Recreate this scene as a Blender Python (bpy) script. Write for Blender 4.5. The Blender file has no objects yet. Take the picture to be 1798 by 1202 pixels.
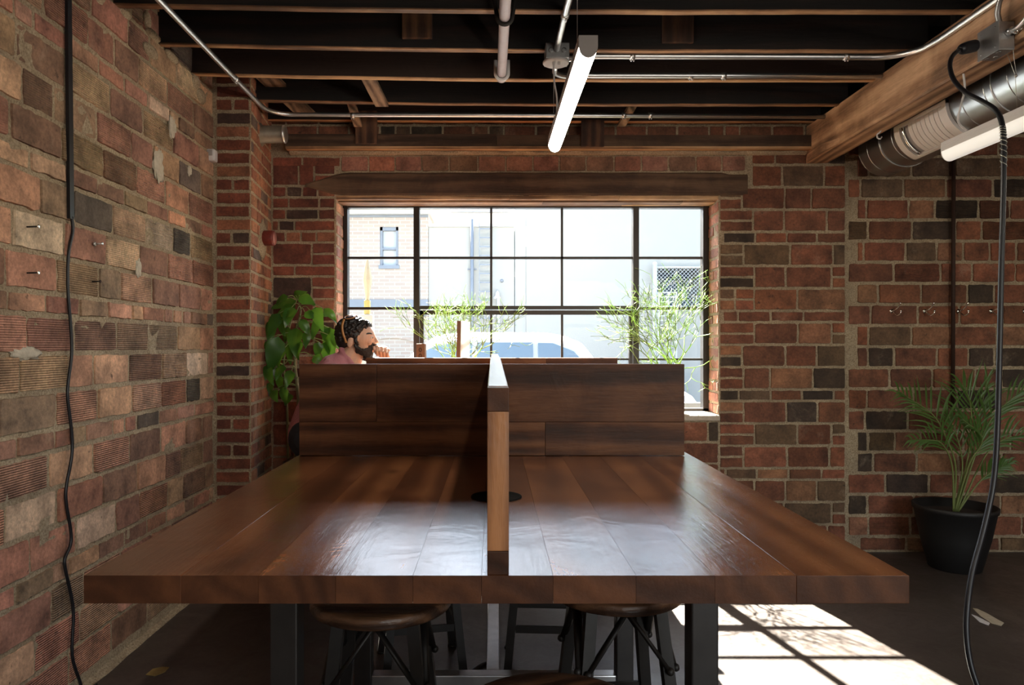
import bpy, bmesh, math, random
import numpy as np
from mathutils import Vector, Matrix, noise

S = bpy.context.scene
COL = S.collection
PI = math.pi
F = 1240.0            # focal length in pixels of the 1798 x 1202 frame
EYE = 1.32            # camera height
CX, CY = 866.0, 608.0 # vanishing point of the room's long direction

# ------------------------------------------------------------ camera
cam = bpy.data.cameras.new('camera')
cam.sensor_width = 36.0
cam.lens = F / 1798.0 * 36.0
cam.shift_x = (899.0 - CX) / 1798.0
cam.shift_y = (CY - 601.0) / 1798.0
cam.clip_start = 0.05
camo = bpy.data.objects.new('camera', cam)
camo.location = (0, 0, EYE)
camo.rotation_euler = (math.radians(90), 0, 0)
COL.objects.link(camo)
S.camera = camo

# ------------------------------------------------------------ sky, sun, exposure
world = bpy.data.worlds.new('sky')
S.world = world
world.use_nodes = True
wn = world.node_tree
wn.nodes.clear()
wo = wn.nodes.new('ShaderNodeOutputWorld')
bg = wn.nodes.new('ShaderNodeBackground')
sky = wn.nodes.new('ShaderNodeTexSky')
sky.sky_type = 'NISHITA'
sky.sun_disc = False
sky.sun_elevation = math.radians(46.6)
sky.sun_rotation = math.radians(-11.3)
bg.inputs['Strength'].default_value = 1.22
tint = wn.nodes.new('ShaderNodeMix'); tint.data_type = 'RGBA'; tint.blend_type = 'MULTIPLY'
tint.inputs[0].default_value = 1.0; tint.inputs[7].default_value = (1.0, 0.93, 0.84, 1)   # white balance of the daylight
wn.links.new(sky.outputs[0], tint.inputs[6]); wn.links.new(tint.outputs[2], bg.inputs[0])
wn.links.new(bg.outputs[0], wo.inputs[0])

sun = bpy.data.lights.new('sun', 'SUN')
sun.energy = 120.0
sun.angle = math.radians(0.6)
sun.color = (1.0, 0.93, 0.82)
suno = bpy.data.objects.new('sun', sun)
suno.rotation_euler = Vector((0.2, -1.0, -1.08)).to_track_quat('-Z', 'Y').to_euler()
suno.location = (-1, 8, 9)
COL.objects.link(suno)

# added fill light behind the camera, set inside an unseen rear window
def area(name, loc, target, sx, sy, energy, color):
    l = bpy.data.lights.new(name, 'AREA')
    l.shape = 'RECTANGLE'; l.size = sx; l.size_y = sy
    l.energy = energy; l.color = color
    o = bpy.data.objects.new(name, l)
    o.location = loc
    o.rotation_euler = (Vector(target) - Vector(loc)).to_track_quat('-Z', 'Y').to_euler()
    COL.objects.link(o)
    return o
area('rear_fill_light', (2.6, -3.35, 1.7), (-0.6, 4.0, 1.5), 2.6, 1.7, 85, (1.0, 0.93, 0.84))
LED_POWER = 62.0

S.view_settings.view_transform = 'Standard'
S.view_settings.look = 'None'
S.view_settings.exposure = 0.0
S.view_settings.gamma = 1.0
S.view_settings.use_curve_mapping = False
S.cycles.max_bounces = 7
S.cycles.diffuse_bounces = 4
S.cycles.glossy_bounces = 3
S.cycles.transparent_max_bounces = 12
S.cycles.caustics_reflective = False
S.cycles.caustics_refractive = False
S.cycles.sample_clamp_indirect = 6.0

# ------------------------------------------------------------ helpers
def at(px, py, D):
    """point seen at pixel (px, py) at distance D along the room"""
    return Vector(((px - CX) * D / F, D, EYE - (py - CY) * D / F))

def s2l(c):
    return tuple(((v / 255.0 + 0.055) / 1.055) ** 2.4 if v / 255.0 > 0.04045 else v / 255.0 / 12.92 for v in c)

def smooth_path(pts, n=6):
    """Catmull-Rom through pts"""
    pts = [Vector(p) for p in pts]
    if len(pts) < 3:
        return pts
    P = [pts[0] * 2 - pts[1]] + pts + [pts[-1] * 2 - pts[-2]]
    out = []
    for i in range(1, len(P) - 2):
        p0, p1, p2, p3 = P[i-1], P[i], P[i+1], P[i+2]
        for k in range(n):
            t = k / n
            out.append(0.5 * ((2*p1) + (p2-p0)*t + (2*p0-5*p1+4*p2-p3)*t*t + (3*p1-p0-3*p2+p3)*t*t*t))
    out.append(pts[-1])
    return out

class MB:
    def __init__(self):
        self.v = []; self.f = []; self.m = []; self.c = []; self.sm = []
    def add(self, vs, fs, mi=0, col=None, smooth=False):
        b = len(self.v)
        self.v.extend([tuple(p) for p in vs])
        for f in fs:
            self.f.append([b + i for i in f]); self.m.append(mi); self.c.append(col); self.sm.append(smooth)
        return self
    def box(self, a, b, mi=0, col=None, bev=0.0, rot=None, top=None):
        x0, y0, z0 = a; x1, y1, z1 = b
        if x0 > x1: x0, x1 = x1, x0
        if y0 > y1: y0, y1 = y1, y0
        if z0 > z1: z0, z1 = z1, z0
        if bev <= 0:
            vs = [Vector((x, y, z)) for x in (x0, x1) for y in (y0, y1) for z in (z0, z1)]
            fs = [(0,1,3,2),(4,6,7,5),(0,4,5,1),(2,3,7,6),(0,2,6,4),(1,5,7,3)]
        else:
            bm = bmesh.new()
            r = bmesh.ops.create_cube(bm, size=1)
            for v in bm.verts:
                v.co = Vector(((x0+x1)/2 + v.co.x*(x1-x0), (y0+y1)/2 + v.co.y*(y1-y0), (z0+z1)/2 + v.co.z*(z1-z0)))
            bmesh.ops.bevel(bm, geom=bm.edges[:], offset=bev, segments=2, affect='EDGES', profile=0.6)
            bm.verts.index_update()
            vs = [v.co.copy() for v in bm.verts]; fs = [[v.index for v in f.verts] for f in bm.faces]
            bm.free()
        if rot is not None:
            c = Vector(((x0+x1)/2, (y0+y1)/2, (z0+z1)/2))
            vs = [c + rot @ (p - c) for p in vs]
        return self.add(vs, fs, mi, col)
    def tube(self, pts, r, n=8, mi=0, col=None, cap=True, flat=None):
        pts = [Vector(p) for p in pts]
        rs = r if isinstance(r, (list, tuple)) else [r] * len(pts)
        T = []
        for i in range(len(pts)):
            a = pts[max(0, i-1)]; b = pts[min(len(pts)-1, i+1)]
            d = b - a
            T.append(d.normalized() if d.length > 1e-9 else Vector((0, 0, 1)))
        up = Vector((0, 0, 1)) if abs(T[0].z) < 0.9 else Vector((1, 0, 0))
        N = T[0].cross(up).normalized()
        vs = []
        for i, p in enumerate(pts):
            if i:
                N = (N - T[i] * N.dot(T[i]))
                N = N.normalized() if N.length > 1e-6 else T[i].orthogonal().normalized()
            B = T[i].cross(N)
            for k in range(n):
                a = 2 * PI * k / n
                vs.append(p + (N * math.cos(a) + B * math.sin(a) * (flat or 1)) * rs[i])
        fs = []
        for i in range(len(pts) - 1):
            for k in range(n):
                k2 = (k + 1) % n
                fs.append((i*n+k, i*n+k2, (i+1)*n+k2, (i+1)*n+k))
        self.add(vs, fs, mi, col, True)
        if cap:
            b = len(self.v) - len(vs)
            self.f.append([b + k for k in range(n)][::-1]); self.f.append([b + (len(pts)-1)*n + k for k in range(n)])
            self.m += [mi, mi]; self.c += [col, col]; self.sm += [False, False]
        return self
    def cap_tube(self, p0, p1, r0, r1, n=12, mi=0):
        """tapered capsule"""
        p0 = Vector(p0); p1 = Vector(p1); d = (p1 - p0)
        u = d.normalized() if d.length > 1e-6 else Vector((0, 0, 1))
        pts, rs = [], []
        for a in (85, 60, 30):
            pts.append(p0 - u * r0 * math.sin(math.radians(a))); rs.append(r0 * math.cos(math.radians(a)))
        pts += [p0, p1]; rs += [r0, r1]
        for a in (30, 60, 85):
            pts.append(p1 + u * r1 * math.sin(math.radians(a))); rs.append(r1 * math.cos(math.radians(a)))
        return self.tube(pts, rs, n, mi)
    def ball(self, c, r, rot=None, n=14, m=10, mi=0, col=None, fn=None):
        c = Vector(c)
        if not isinstance(r, (tuple, list)): r = (r, r, r)
        vs = []
        for i in range(m + 1):
            th = PI * i / m
            for k in range(n):
                a = 2 * PI * k / n
                p = Vector((math.sin(th)*math.cos(a), math.sin(th)*math.sin(a), math.cos(th)))
                if fn: p = fn(p)
                p = Vector((p.x*r[0], p.y*r[1], p.z*r[2]))
                if rot is not None: p = rot @ p
                vs.append(c + p)
        fs = []
        for i in range(m):
            for k in range(n):
                k2 = (k+1) % n
                fs.append((i*n+k, (i+1)*n+k, (i+1)*n+k2, i*n+k2))
        return self.add(vs, fs, mi, col, True)
    def lathe(self, prof, c, n=32, mi=0, axis='z', smooth=True, col=None):
        c = Vector(c); vs = []
        for (r, h) in prof:
            for k in range(n):
                a = 2*PI*k/n
                if axis == 'z': p = Vector((r*math.cos(a), r*math.sin(a), h))
                elif axis == 'y': p = Vector((r*math.cos(a), h, r*math.sin(a)))
                else: p = Vector((h, r*math.cos(a), r*math.sin(a)))
                vs.append(c + p)
        fs = []
        for i in range(len(prof)-1):
            for k in range(n):
                k2 = (k+1) % n
                fs.append((i*n+k, i*n+k2, (i+1)*n+k2, (i+1)*n+k))
        return self.add(vs, fs, mi, col, smooth)
    def prism(self, poly, dvec, mi=0, col=None):
        """poly: list of 3-D points, extruded by dvec"""
        a = [Vector(p) for p in poly]; b = [p + Vector(dvec) for p in a]; n = len(a)
        fs = [list(range(n))[::-1], [n+i for i in range(n)]] + [(i, (i+1) % n, n+(i+1) % n, n+i) for i in range(n)]
        return self.add(a + b, fs, mi, col)
    def strip(self, pts, w, up, th=0.0, mi=0):
        """flat ribbon along pts, half-width list w, widening along 'up' cross direction"""
        pts = [Vector(p) for p in pts]; vs = []; n = len(pts)
        for i, p in enumerate(pts):
            t = (pts[min(n-1, i+1)] - pts[max(0, i-1)]).normalized()
            s = t.cross(Vector(up))
            s = s.normalized() if s.length > 1e-5 else t.orthogonal().normalized()
            nn = s.cross(t)
            vs += [p - s*w[i], p + nn * w[i]*0.35*th, p + s*w[i]]
        fs = []
        for i in range(n-1):
            a = 3*i
            fs += [(a, a+1, a+4, a+3), (a+1, a+2, a+5, a+4)]
        return self.add(vs, fs, mi, None, True)
    def build(self, name, mats, parent=None, loc=None, normals=True):
        me = bpy.data.meshes.new(name)
        V = np.array(self.v, dtype=np.float64)
        if parent is None:
            if loc is None:
                mn = V.min(0); mx = V.max(0)
                loc = Vector(((mn[0]+mx[0])/2, (mn[1]+mx[1])/2, mn[2]))
            off = Vector(loc)
        else:
            off = Vector((0, 0, 0)); q = parent
            while q is not None:
                off += q.location; q = q.parent
            loc = Vector((0, 0, 0))
        V -= np.array(off)
        me.from_pydata(V.tolist(), [], self.f)
        if not isinstance(mats, (list, tuple)): mats = [mats]
        for mt in mats: me.materials.append(mt)
        me.polygons.foreach_set('material_index', self.m)
        me.polygons.foreach_set('use_smooth', self.sm)
        if any(c is not None for c in self.c):
            at_ = me.color_attributes.new('tone', 'FLOAT_COLOR', 'CORNER')
            arr = []
            for f, c in zip(self.f, self.c):
                cc = c if c is not None else (0.5, 0.5, 0.5, 0.0)
                if len(cc) == 3: cc = (cc[0], cc[1], cc[2], 0.0)
                arr.extend(list(cc) * len(f))
            at_.data.foreach_set('color', arr)
        me.update()
        if normals:
            bm = bmesh.new(); bm.from_mesh(me)
            bmesh.ops.recalc_face_normals(bm, faces=bm.faces[:])
            bm.to_mesh(me); bm.free()
        o = bpy.data.objects.new(name, me)
        o.location = loc
        o.parent = parent
        COL.objects.link(o)
        return o

def tag(o, label, cat, group=None):
    o['label'] = label; o['category'] = cat
    if group: o['group'] = group
    return o
def struct(o):
    o['kind'] = 'structure'; return o
def thing(name, loc, label, cat, group=None):
    o = bpy.data.objects.new(name, None)
    o.location = loc; o.empty_display_size = 0.1
    COL.objects.link(o)
    return tag(o, label, cat, group)
def copy_tree(o, parent=None):
    c = o.copy(); COL.objects.link(c); c.parent = parent
    for ch in list(o.children): copy_tree(ch, c)
    return c

# ------------------------------------------------------------ materials
def newmat(name):
    m = bpy.data.materials.new(name); m.use_nodes = True
    nt = m.node_tree
    b = nt.nodes['Principled BSDF']
    return m, nt, b
def nd(nt, t, **kw):
    n = nt.nodes.new(t)
    for k, v in kw.items():
        if k.startswith('i_'):
            key = k[2:].replace('_', ' ')
            n.inputs[key].default_value = v
        else: setattr(n, k, v)
    return n
def ramp(nt, stops, interp='LINEAR'):
    r = nt.nodes.new('ShaderNodeValToRGB'); r.color_ramp.interpolation = interp
    e = r.color_ramp.elements
    while len(e) > 1: e.remove(e[-1])
    e[0].position = stops[0][0]; e[0].color = tuple(stops[0][1]) + (1,)
    for p, c in stops[1:]:
        x = e.new(p); x.color = tuple(c) + (1,)
    return r
def mixc(nt, fac, a, b, mode='MIX'):
    m = nt.nodes.new('ShaderNodeMix'); m.data_type = 'RGBA'; m.blend_type = mode
    for sock, val in ((m.inputs[0], fac), (m.inputs[6], a), (m.inputs[7], b)):
        if hasattr(val, 'links'): nt.links.new(val, sock)
        elif isinstance(val, (int, float)): sock.default_value = val
        else: sock.default_value = tuple(val)[:3] + (1,)
    return m.outputs[2]
def math_(nt, op, a, b=None, clamp=False):
    m = nt.nodes.new('ShaderNodeMath'); m.operation = op; m.use_clamp = clamp
    for i, val in enumerate((a, b)):
        if val is None: continue
        if hasattr(val, 'links'): nt.links.new(val, m.inputs[i])
        else: m.inputs[i].default_value = val
    return m.outputs[0]
def coords(nt, scale=(1, 1, 1), src='Object', offs=None):
    tc = nt.nodes.new('ShaderNodeTexCoord'); mp = nt.nodes.new('ShaderNodeMapping')
    mp.inputs['Scale'].default_value = scale
    if offs is not None:
        va = nt.nodes.new('ShaderNodeVectorMath'); va.operation = 'ADD'
        nt.links.new(tc.outputs[src], va.inputs[0]); nt.links.new(offs, va.inputs[1])
        nt.links.new(va.outputs[0], mp.inputs['Vector'])
    else:
        nt.links.new(tc.outputs[src], mp.inputs['Vector'])
    return mp.outputs[0]
def noise_(nt, vec, scale, detail=4, rough=0.55, dist=0.0):
    n = nt.nodes.new('ShaderNodeTexNoise'); nt.links.new(vec, n.inputs['Vector'])
    n.inputs['Scale'].default_value = scale; n.inputs['Detail'].default_value = detail
    n.inputs['Roughness'].default_value = rough; n.inputs['Distortion'].default_value = dist
    return n.outputs['Fac']
def bump(nt, b, h, strength, dist=0.01):
    n = nt.nodes.new('ShaderNodeBump'); n.inputs['Strength'].default_value = strength
    n.inputs['Distance'].default_value = dist
    nt.links.new(h, n.inputs['Height']); nt.links.new(n.outputs[0], b.inputs['Normal'])
def rng(nt, x, a0, a1, b0, b1):
    m = nt.nodes.new('ShaderNodeMapRange'); nt.links.new(x, m.inputs[0])
    for i, v in enumerate((a0, a1, b0, b1)): m.inputs[i+1].default_value = v
    return m.outputs[0]

def plain(name, col, rough=0.5, metal=0.0, nscale=20, var=0.25, bmp=0.0, spec=None, coat=0):
    m, nt, b = newmat(name)
    v = coords(nt)
    n = noise_(nt, v, nscale, 5)
    c = mixc(nt, n, [x*(1-var) for x in col], [min(1, x*(1+var)) for x in col])
    nt.links.new(c, b.inputs['Base Color'])
    b.inputs['Roughness'].default_value = rough; b.inputs['Metallic'].default_value = metal
    if spec is not None: b.inputs['Specular IOR Level'].default_value = spec
    if coat: b.inputs['Coat Weight'].default_value = coat
    if bmp: bump(nt, b, n, bmp, 0.005)
    return m

def brick_mat():
    m, nt, b = newmat('fired_clay')
    a = nd(nt, 'ShaderNodeVertexColor', layer_name='tone')
    v = coords(nt)
    n1 = noise_(nt, v, 9, 5, 0.6); n2 = noise_(nt, v, 70, 4, 0.7); n3 = noise_(nt, v, 4.5, 6, 0.7, 0.4)
    k = math_(nt, 'MULTIPLY', rng(nt, n1, 0.28, 0.72, 0.42, 1.5), rng(nt, n2, 0.25, 0.75, 0.6, 1.3))
    kc = nd(nt, 'ShaderNodeCombineColor')
    for i in range(3): nt.links.new(k, kc.inputs[i])
    c = mixc(nt, 1.0, a.outputs['Color'], kc.outputs[0], 'MULTIPLY')
    # chalky bloom and mortar smears
    pw = math_(nt, 'MULTIPLY', rng(nt, n3, 0.60, 0.76, 0.0, 0.5), rng(nt, n2, 0.35, 0.6, 0.3, 1.0))
    c = mixc(nt, pw, c, (0.34, 0.27, 0.20))
    # soot spots
    dk = rng(nt, noise_(nt, v, 24, 3, 0.6), 0.66, 0.75, 0.0, 0.75)
    c = mixc(nt, dk, c, (0.03, 0.018, 0.012))
    nt.links.new(c, b.inputs['Base Color'])
    b.inputs['Roughness'].default_value = 0.85
    # combed grooves (alpha of tone is the groove amount)
    vz = coords(nt, (1, 1, 1))
    w = nd(nt, 'ShaderNodeTexWave', wave_type='BANDS', bands_direction='Z')
    nt.links.new(vz, w.inputs['Vector']); w.inputs['Scale'].default_value = 38; w.inputs['Distortion'].default_value = 0.4
    w.inputs['Detail'].default_value = 1
    g = math_(nt, 'MULTIPLY', w.outputs['Fac'], a.outputs['Alpha'])
    h = math_(nt, 'ADD', math_(nt, 'MULTIPLY', g, 1.3), math_(nt, 'MULTIPLY', n2, 0.55))
    h = math_(nt, 'ADD', h, math_(nt, 'MULTIPLY', n1, 0.6))
    bump(nt, b, h, 0.8, 0.005)
    return m
def mortar_mat():
    m, nt, b = newmat('sandy_mortar')
    v = coords(nt)
    n1 = noise_(nt, v, 120, 4, 0.7); n2 = noise_(nt, v, 6, 4)
    r = ramp(nt, [(0.3, (0.18, 0.13, 0.08)), (0.5, (0.42, 0.325, 0.21)), (0.72, (0.60, 0.50, 0.36))])
    nt.links.new(n1, r.inputs[0])
    c = mixc(nt, rng(nt, n2, 0.35, 0.75, 0, 0.6), r.outputs[0], (0.15, 0.11, 0.075))
    nt.links.new(c, b.inputs['Base Color']); b.inputs['Roughness'].default_value = 0.95
    bump(nt, b, math_(nt, 'ADD', n1, math_(nt, 'MULTIPLY', noise_(nt, v, 35, 3), 1.2)), 1.0, 0.006)
    return m
M = {}
M['brick'] = brick_mat(); M['mortar'] = mortar_mat()

def wood_mat(name, dark, light, rough=0.3, axis=1, ring=6.0, bmp=0.12, knots=True, coat=0.0, contrast=1.0, spec=0.5):
    """grain runs along axis; tone attribute rgb shifts each board"""
    m, nt, b = newmat(name)
    a = nd(nt, 'ShaderNodeVertexColor', layer_name='tone')
    off = nd(nt, 'ShaderNodeVectorMath', operation='SCALE'); off.inputs['Scale'].default_value = 7.0
    nt.links.new(a.outputs['Color'], off.inputs[0])
    sc = [1, 1, 1]; sc[axis] = 0.09
    v = coords(nt, tuple(sc), 'Object', off.outputs[0])
    vr = coords(nt, (1, 1, 1), 'Object', off.outputs[0])
    w = nd(nt, 'ShaderNodeTexWave', wave_type='RINGS', rings_direction='XYZ'[axis])
    nt.links.new(v, w.inputs['Vector']); w.inputs['Scale'].default_value = ring
    w.inputs['Distortion'].default_value = 7.0; w.inputs['Detail'].default_value = 2.5; w.inputs['Detail Scale'].default_value = 1.3
    f1 = noise_(nt, v, 90, 4, 0.65); f2 = noise_(nt, vr, 3.2, 4, 0.6, 0.6)
    g = math_(nt, 'ADD', math_(nt, 'MULTIPLY', w.outputs['Fac'], 0.45), math_(nt, 'MULTIPLY', f1, 0.55))
    g = math_(nt, 'ADD', math_(nt, 'MULTIPLY', math_(nt, 'SUBTRACT', g, 0.5), contrast), 0.5)
    t = math_(nt, 'ADD', g, rng(nt, f2, 0.3, 0.7, -0.28, 0.2))
    sepc = nd(nt, 'ShaderNodeSeparateColor'); nt.links.new(a.outputs['Color'], sepc.inputs[0])
    t = math_(nt, 'ADD', t, rng(nt, sepc.outputs[0], 0, 1, -0.32, 0.28), True)
    r = ramp(nt, [(0.05, [x*0.45 for x in dark]), (0.35, dark), (0.9, light)])
    nt.links.new(t, r.inputs[0])
    c = r.outputs[0]
    if knots:
        vo = nd(nt, 'ShaderNodeTexVoronoi', feature='F1'); sc2 = [1, 1, 1]; sc2[axis] = 0.55
        nt.links.new(coords(nt, tuple(sc2), 'Object', off.outputs[0]), vo.inputs['Vector']); vo.inputs['Scale'].default_value = 3.1
        kf = rng(nt, math_(nt, 'ADD', vo.outputs['Distance'], math_(nt, 'MULTIPLY', f1, 0.03)), 0.05, 0.12, 0.8, 0.0)
        c = mixc(nt, kf, c, [x*0.3 for x in dark])
    nt.links.new(c, b.inputs['Base Color'])
    b.inputs['Roughness'].default_value = rough; b.inputs['Specular IOR Level'].default_value = spec
    if coat:
        b.inputs['Coat Weight'].default_value = coat; b.inputs['Coat Roughness'].default_value = 0.22
    hh = math_(nt, 'ADD', math_(nt, 'MULTIPLY', f1, 0.5), math_(nt, 'ADD', math_(nt, 'MULTIPLY', w.outputs['Fac'], 0.3), math_(nt, 'MULTIPLY', noise_(nt, vr, 7, 3, 0.5, 0.8), 1.6)))
    bump(nt, b, hh, bmp, 0.01)
    return m
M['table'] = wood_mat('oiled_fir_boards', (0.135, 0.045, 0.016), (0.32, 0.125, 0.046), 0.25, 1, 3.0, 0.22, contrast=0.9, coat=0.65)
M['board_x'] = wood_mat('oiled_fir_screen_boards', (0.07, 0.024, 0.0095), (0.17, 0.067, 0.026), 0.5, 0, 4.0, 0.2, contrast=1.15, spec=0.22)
M['board_z'] = wood_mat('oiled_fir_upright', (0.13, 0.05, 0.02), (0.34, 0.15, 0.06), 0.4, 2, 5.0, 0.2, contrast=1.0)
M['endgrain'] = wood_mat('oiled_fir_end', (0.05, 0.018, 0.008), (0.12, 0.045, 0.018), 0.5, 1, 6.0, 0.1, False, contrast=0.45, spec=0.25)
M['beam'] = wood_mat('sawn_fir_beam', (0.36, 0.20, 0.11), (0.70, 0.45, 0.27), 0.65, 1, 5.5, 0.5, contrast=1.2)
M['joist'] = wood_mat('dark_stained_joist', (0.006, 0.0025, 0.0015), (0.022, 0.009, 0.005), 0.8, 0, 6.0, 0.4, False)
M['joist_edge'] = wood_mat('lit_joist_edge', (0.24, 0.12, 0.055), (0.6, 0.36, 0.18), 0.7, 0, 9.0, 0.5)  # light on the timber undersides is put into this paler colour
M['lintel'] = wood_mat('weathered_lintel', (0.055, 0.028, 0.015), (0.15, 0.088, 0.05), 0.8, 0, 6.0, 0.7, contrast=0.7)
M['trimwood'] = wood_mat('raw_pine_trim', (0.22, 0.12, 0.06), (0.6, 0.38, 0.2), 0.7, 0, 9.0, 0.5, False)
M['deck'] = wood_mat('ceiling_boards', (0.005, 0.0025, 0.0015), (0.018, 0.008, 0.004), 0.8, 1, 6.0, 0.4, False)
M['stoolwood'] = wood_mat('worn_stool_seat', (0.035, 0.015, 0.008), (0.16, 0.075, 0.035), 0.42, 0, 9.0, 0.5)
M['steel'] = plain('raw_steel', (0.50, 0.49, 0.48), 0.34, 0.9, 14, 0.35, 0.1)
M['dirtysteel'] = plain('dusty_steel', (0.20, 0.165, 0.125), 0.55, 0.5, 22, 0.5, 0.15)
M['plaster'] = plain('pale_plaster_smear', (0.50, 0.44, 0.35), 0.95, 0, 50, 0.35, 0.8)
M['darksteel'] = plain('blackened_steel', (0.05, 0.045, 0.042), 0.42, 0.7, 14, 0.35, 0.1)
M['blackmetal'] = plain('black_painted_iron', (0.02, 0.017, 0.015), 0.5, 0.4, 25, 0.4, 0.1)
M['galv'] = plain('galvanised_steel', (0.72, 0.73, 0.73), 0.36, 1.0, 16, 0.18, 0.05)
M['duct'] = plain('spiral_duct_sheet', (0.42, 0.43, 0.43), 0.30, 1.0, 7, 0.25, 0.03)
M['box'] = plain('pressed_steel_box', (0.38, 0.38, 0.38), 0.42, 0.9, 30, 0.2, 0.1)
M['greypaint'] = plain('mauve_grey_paint', (0.40, 0.36, 0.38), 0.55, 0.0, 18, 0.15)
M['fixture'] = plain('grey_enamel', (0.36, 0.33, 0.315), 0.5, 0.0, 10, 0.06)
M['white'] = plain('white_plastic', (0.66, 0.64, 0.63), 0.5, 0.0, 10, 0.06)
M['register'] = plain('cream_register_enamel', (0.80, 0.75, 0.71), 0.45, 0.0, 10, 0.06)
M['frame'] = plain('dark_bronze_frame', (0.022, 0.016, 0.013), 0.42, 0.3, 12, 0.3)
M['cord'] = plain('black_cable', (0.008, 0.008, 0.011), 0.42, 0, 30, 0.3)
M['grip'] = plain('steel_wire_grip', (0.6, 0.58, 0.52), 0.35, 0.9, 40, 0.2)
M['rod'] = plain('rusty_rod', (0.035, 0.016, 0.010), 0.7, 0.3, 40, 0.4, 0.3)
M['pot'] = plain('black_plastic_pot', (0.008, 0.0078, 0.008), 0.55, 0, 10, 0.3)
M['soil'] = plain('potting_soil', (0.02, 0.012, 0.008), 0.95, 0, 60, 0.6, 1.0)
M['redcap'] = plain('red_painted_iron', (0.17, 0.028, 0.02), 0.55, 0.1, 60, 0.6, 0.2)
M['redface'] = plain('faded_red_enamel', (0.30, 0.10, 0.08), 0.5, 0.1, 20, 0.15)
M['ledoff'] = plain('frosted_diffuser', (0.72, 0.72, 0.68), 0.5, 0, 5, 0.03)
M['leafbits'] = plain('dry_leaf', (0.30, 0.2, 0.06), 0.8, 0, 60, 0.3)
M['tape'] = plain('pale_tape_scrap', (0.46, 0.40, 0.30), 0.7, 0, 40, 0.35)
M['chrome'] = plain('bright_chrome', (0.82, 0.8, 0.76), 0.16, 1.0, 10, 0.05)
M['stem'] = plain('green_stem', (0.16, 0.20, 0.06), 0.55, 0, 40, 0.3)
M['bark'] = plain('grey_green_bark', (0.16, 0.15, 0.07), 0.8, 0, 50, 0.4, 0.4)

def leaf_mat(name, c0, c1, trans=0.35, rough=0.35):
    m, nt, b = newmat(name)
    v = coords(nt); n = noise_(nt, v, 14, 3)
    c = mixc(nt, n, c0, c1); nt.links.new(c, b.inputs['Base Color'])
    b.inputs['Roughness'].default_value = rough
    tr = nd(nt, 'ShaderNodeBsdfTranslucent')
    nt.links.new(mixc(nt, 0.5, c, (0.32, 0.62, 0.04)), tr.inputs['Color'])
    mx = nd(nt, 'ShaderNodeMixShader'); mx.inputs[0].default_value = trans
    nt.links.new(b.outputs[0], mx.inputs[1]); nt.links.new(tr.outputs[0], mx.inputs[2])
    nt.links.new(mx.outputs[0], nt.nodes['Material Output'].inputs['Surface'])
    return m
M['leaf'] = leaf_mat('broad_green_leaf', (0.018, 0.065, 0.012), (0.055, 0.15, 0.025), 0.4, 0.3)
M['palmleaf'] = leaf_mat('palm_leaf', (0.03, 0.08, 0.018), (0.11, 0.20, 0.045), 0.3, 0.4)
M['twig'] = leaf_mat('yellow_green_twig', (0.22, 0.30, 0.09), (0.42, 0.50, 0.2), 0.35, 0.5)

M['paper'] = leaf_mat('thin_white_card', (0.72, 0.72, 0.70), (0.8, 0.8, 0.78), 0.55, 0.7)
M['paper'].node_tree.nodes['Translucent BSDF'].inputs['Color'].links and M['paper'].node_tree.links.remove(M['paper'].node_tree.nodes['Translucent BSDF'].inputs['Color'].links[0])
M['paper'].node_tree.nodes['Translucent BSDF'].inputs['Color'].default_value = (0.85, 0.85, 0.83, 1)
def led_mat():
    m, nt, b = newmat('lit_diffuser')
    b.inputs['Base Color'].default_value = (0.8, 0.8, 0.8, 1)
    b.inputs['Emission Color'].default_value = (1.0, 0.89, 0.74, 1)
    b.inputs['Emission Strength'].default_value = LED_POWER
    return m
M['led'] = led_mat()
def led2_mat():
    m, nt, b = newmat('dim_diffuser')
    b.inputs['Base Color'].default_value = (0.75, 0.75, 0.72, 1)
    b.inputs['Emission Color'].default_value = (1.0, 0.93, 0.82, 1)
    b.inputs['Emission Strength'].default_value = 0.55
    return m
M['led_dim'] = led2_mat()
def glass_mat():
    m, nt, b = newmat('window_glass')
    nt.nodes.remove(b)
    t = nd(nt, 'ShaderNodeBsdfTransparent'); t.inputs[0].default_value = (0.96, 0.98, 0.98, 1)
    g = nd(nt, 'ShaderNodeBsdfGlossy'); g.inputs['Roughness'].default_value = 0.02
    fr = nd(nt, 'ShaderNodeFresnel'); fr.inputs[0].default_value = 1.12
    mx = nd(nt, 'ShaderNodeMixShader')
    nt.links.new(fr.outputs[0], mx.inputs[0]); nt.links.new(t.outputs[0], mx.inputs[1]); nt.links.new(g.outputs[0], mx.inputs[2])
    nt.links.new(mx.outputs[0], nt.nodes['Material Output'].inputs['Surface'])
    return m
M['glass'] = glass_mat()
def floor_mat():
    m, nt, b = newmat('sealed_dark_concrete')
    v = coords(nt)
    n1 = noise_(nt, v, 1.3, 6, 0.6); n2 = noise_(nt, v, 40, 4, 0.7); n3 = noise_(nt, v, 5, 8, 0.75, 1.2)
    r = ramp(nt, [(0.3, (0.030, 0.023, 0.020)), (0.55, (0.066, 0.052, 0.045)), (0.75, (0.13, 0.11, 0.095))])
    nt.links.new(math_(nt, 'ADD', math_(nt, 'MULTIPLY', n1, 0.7), math_(nt, 'MULTIPLY', n2, 0.3)), r.inputs[0])
    c = mixc(nt, rng(nt, n3, 0.66, 0.74, 0, 0.55), r.outputs[0], (0.24, 0.22, 0.2))
    nt.links.new(c, b.inputs['Base Color'])
    nt.links.new(rng(nt, n3, 0.3, 0.7, 0.28, 0.5), b.inputs['Roughness'])
    bump(nt, b, n2, 0.08, 0.005)
    return m
M['floor'] = floor_mat()
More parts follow.
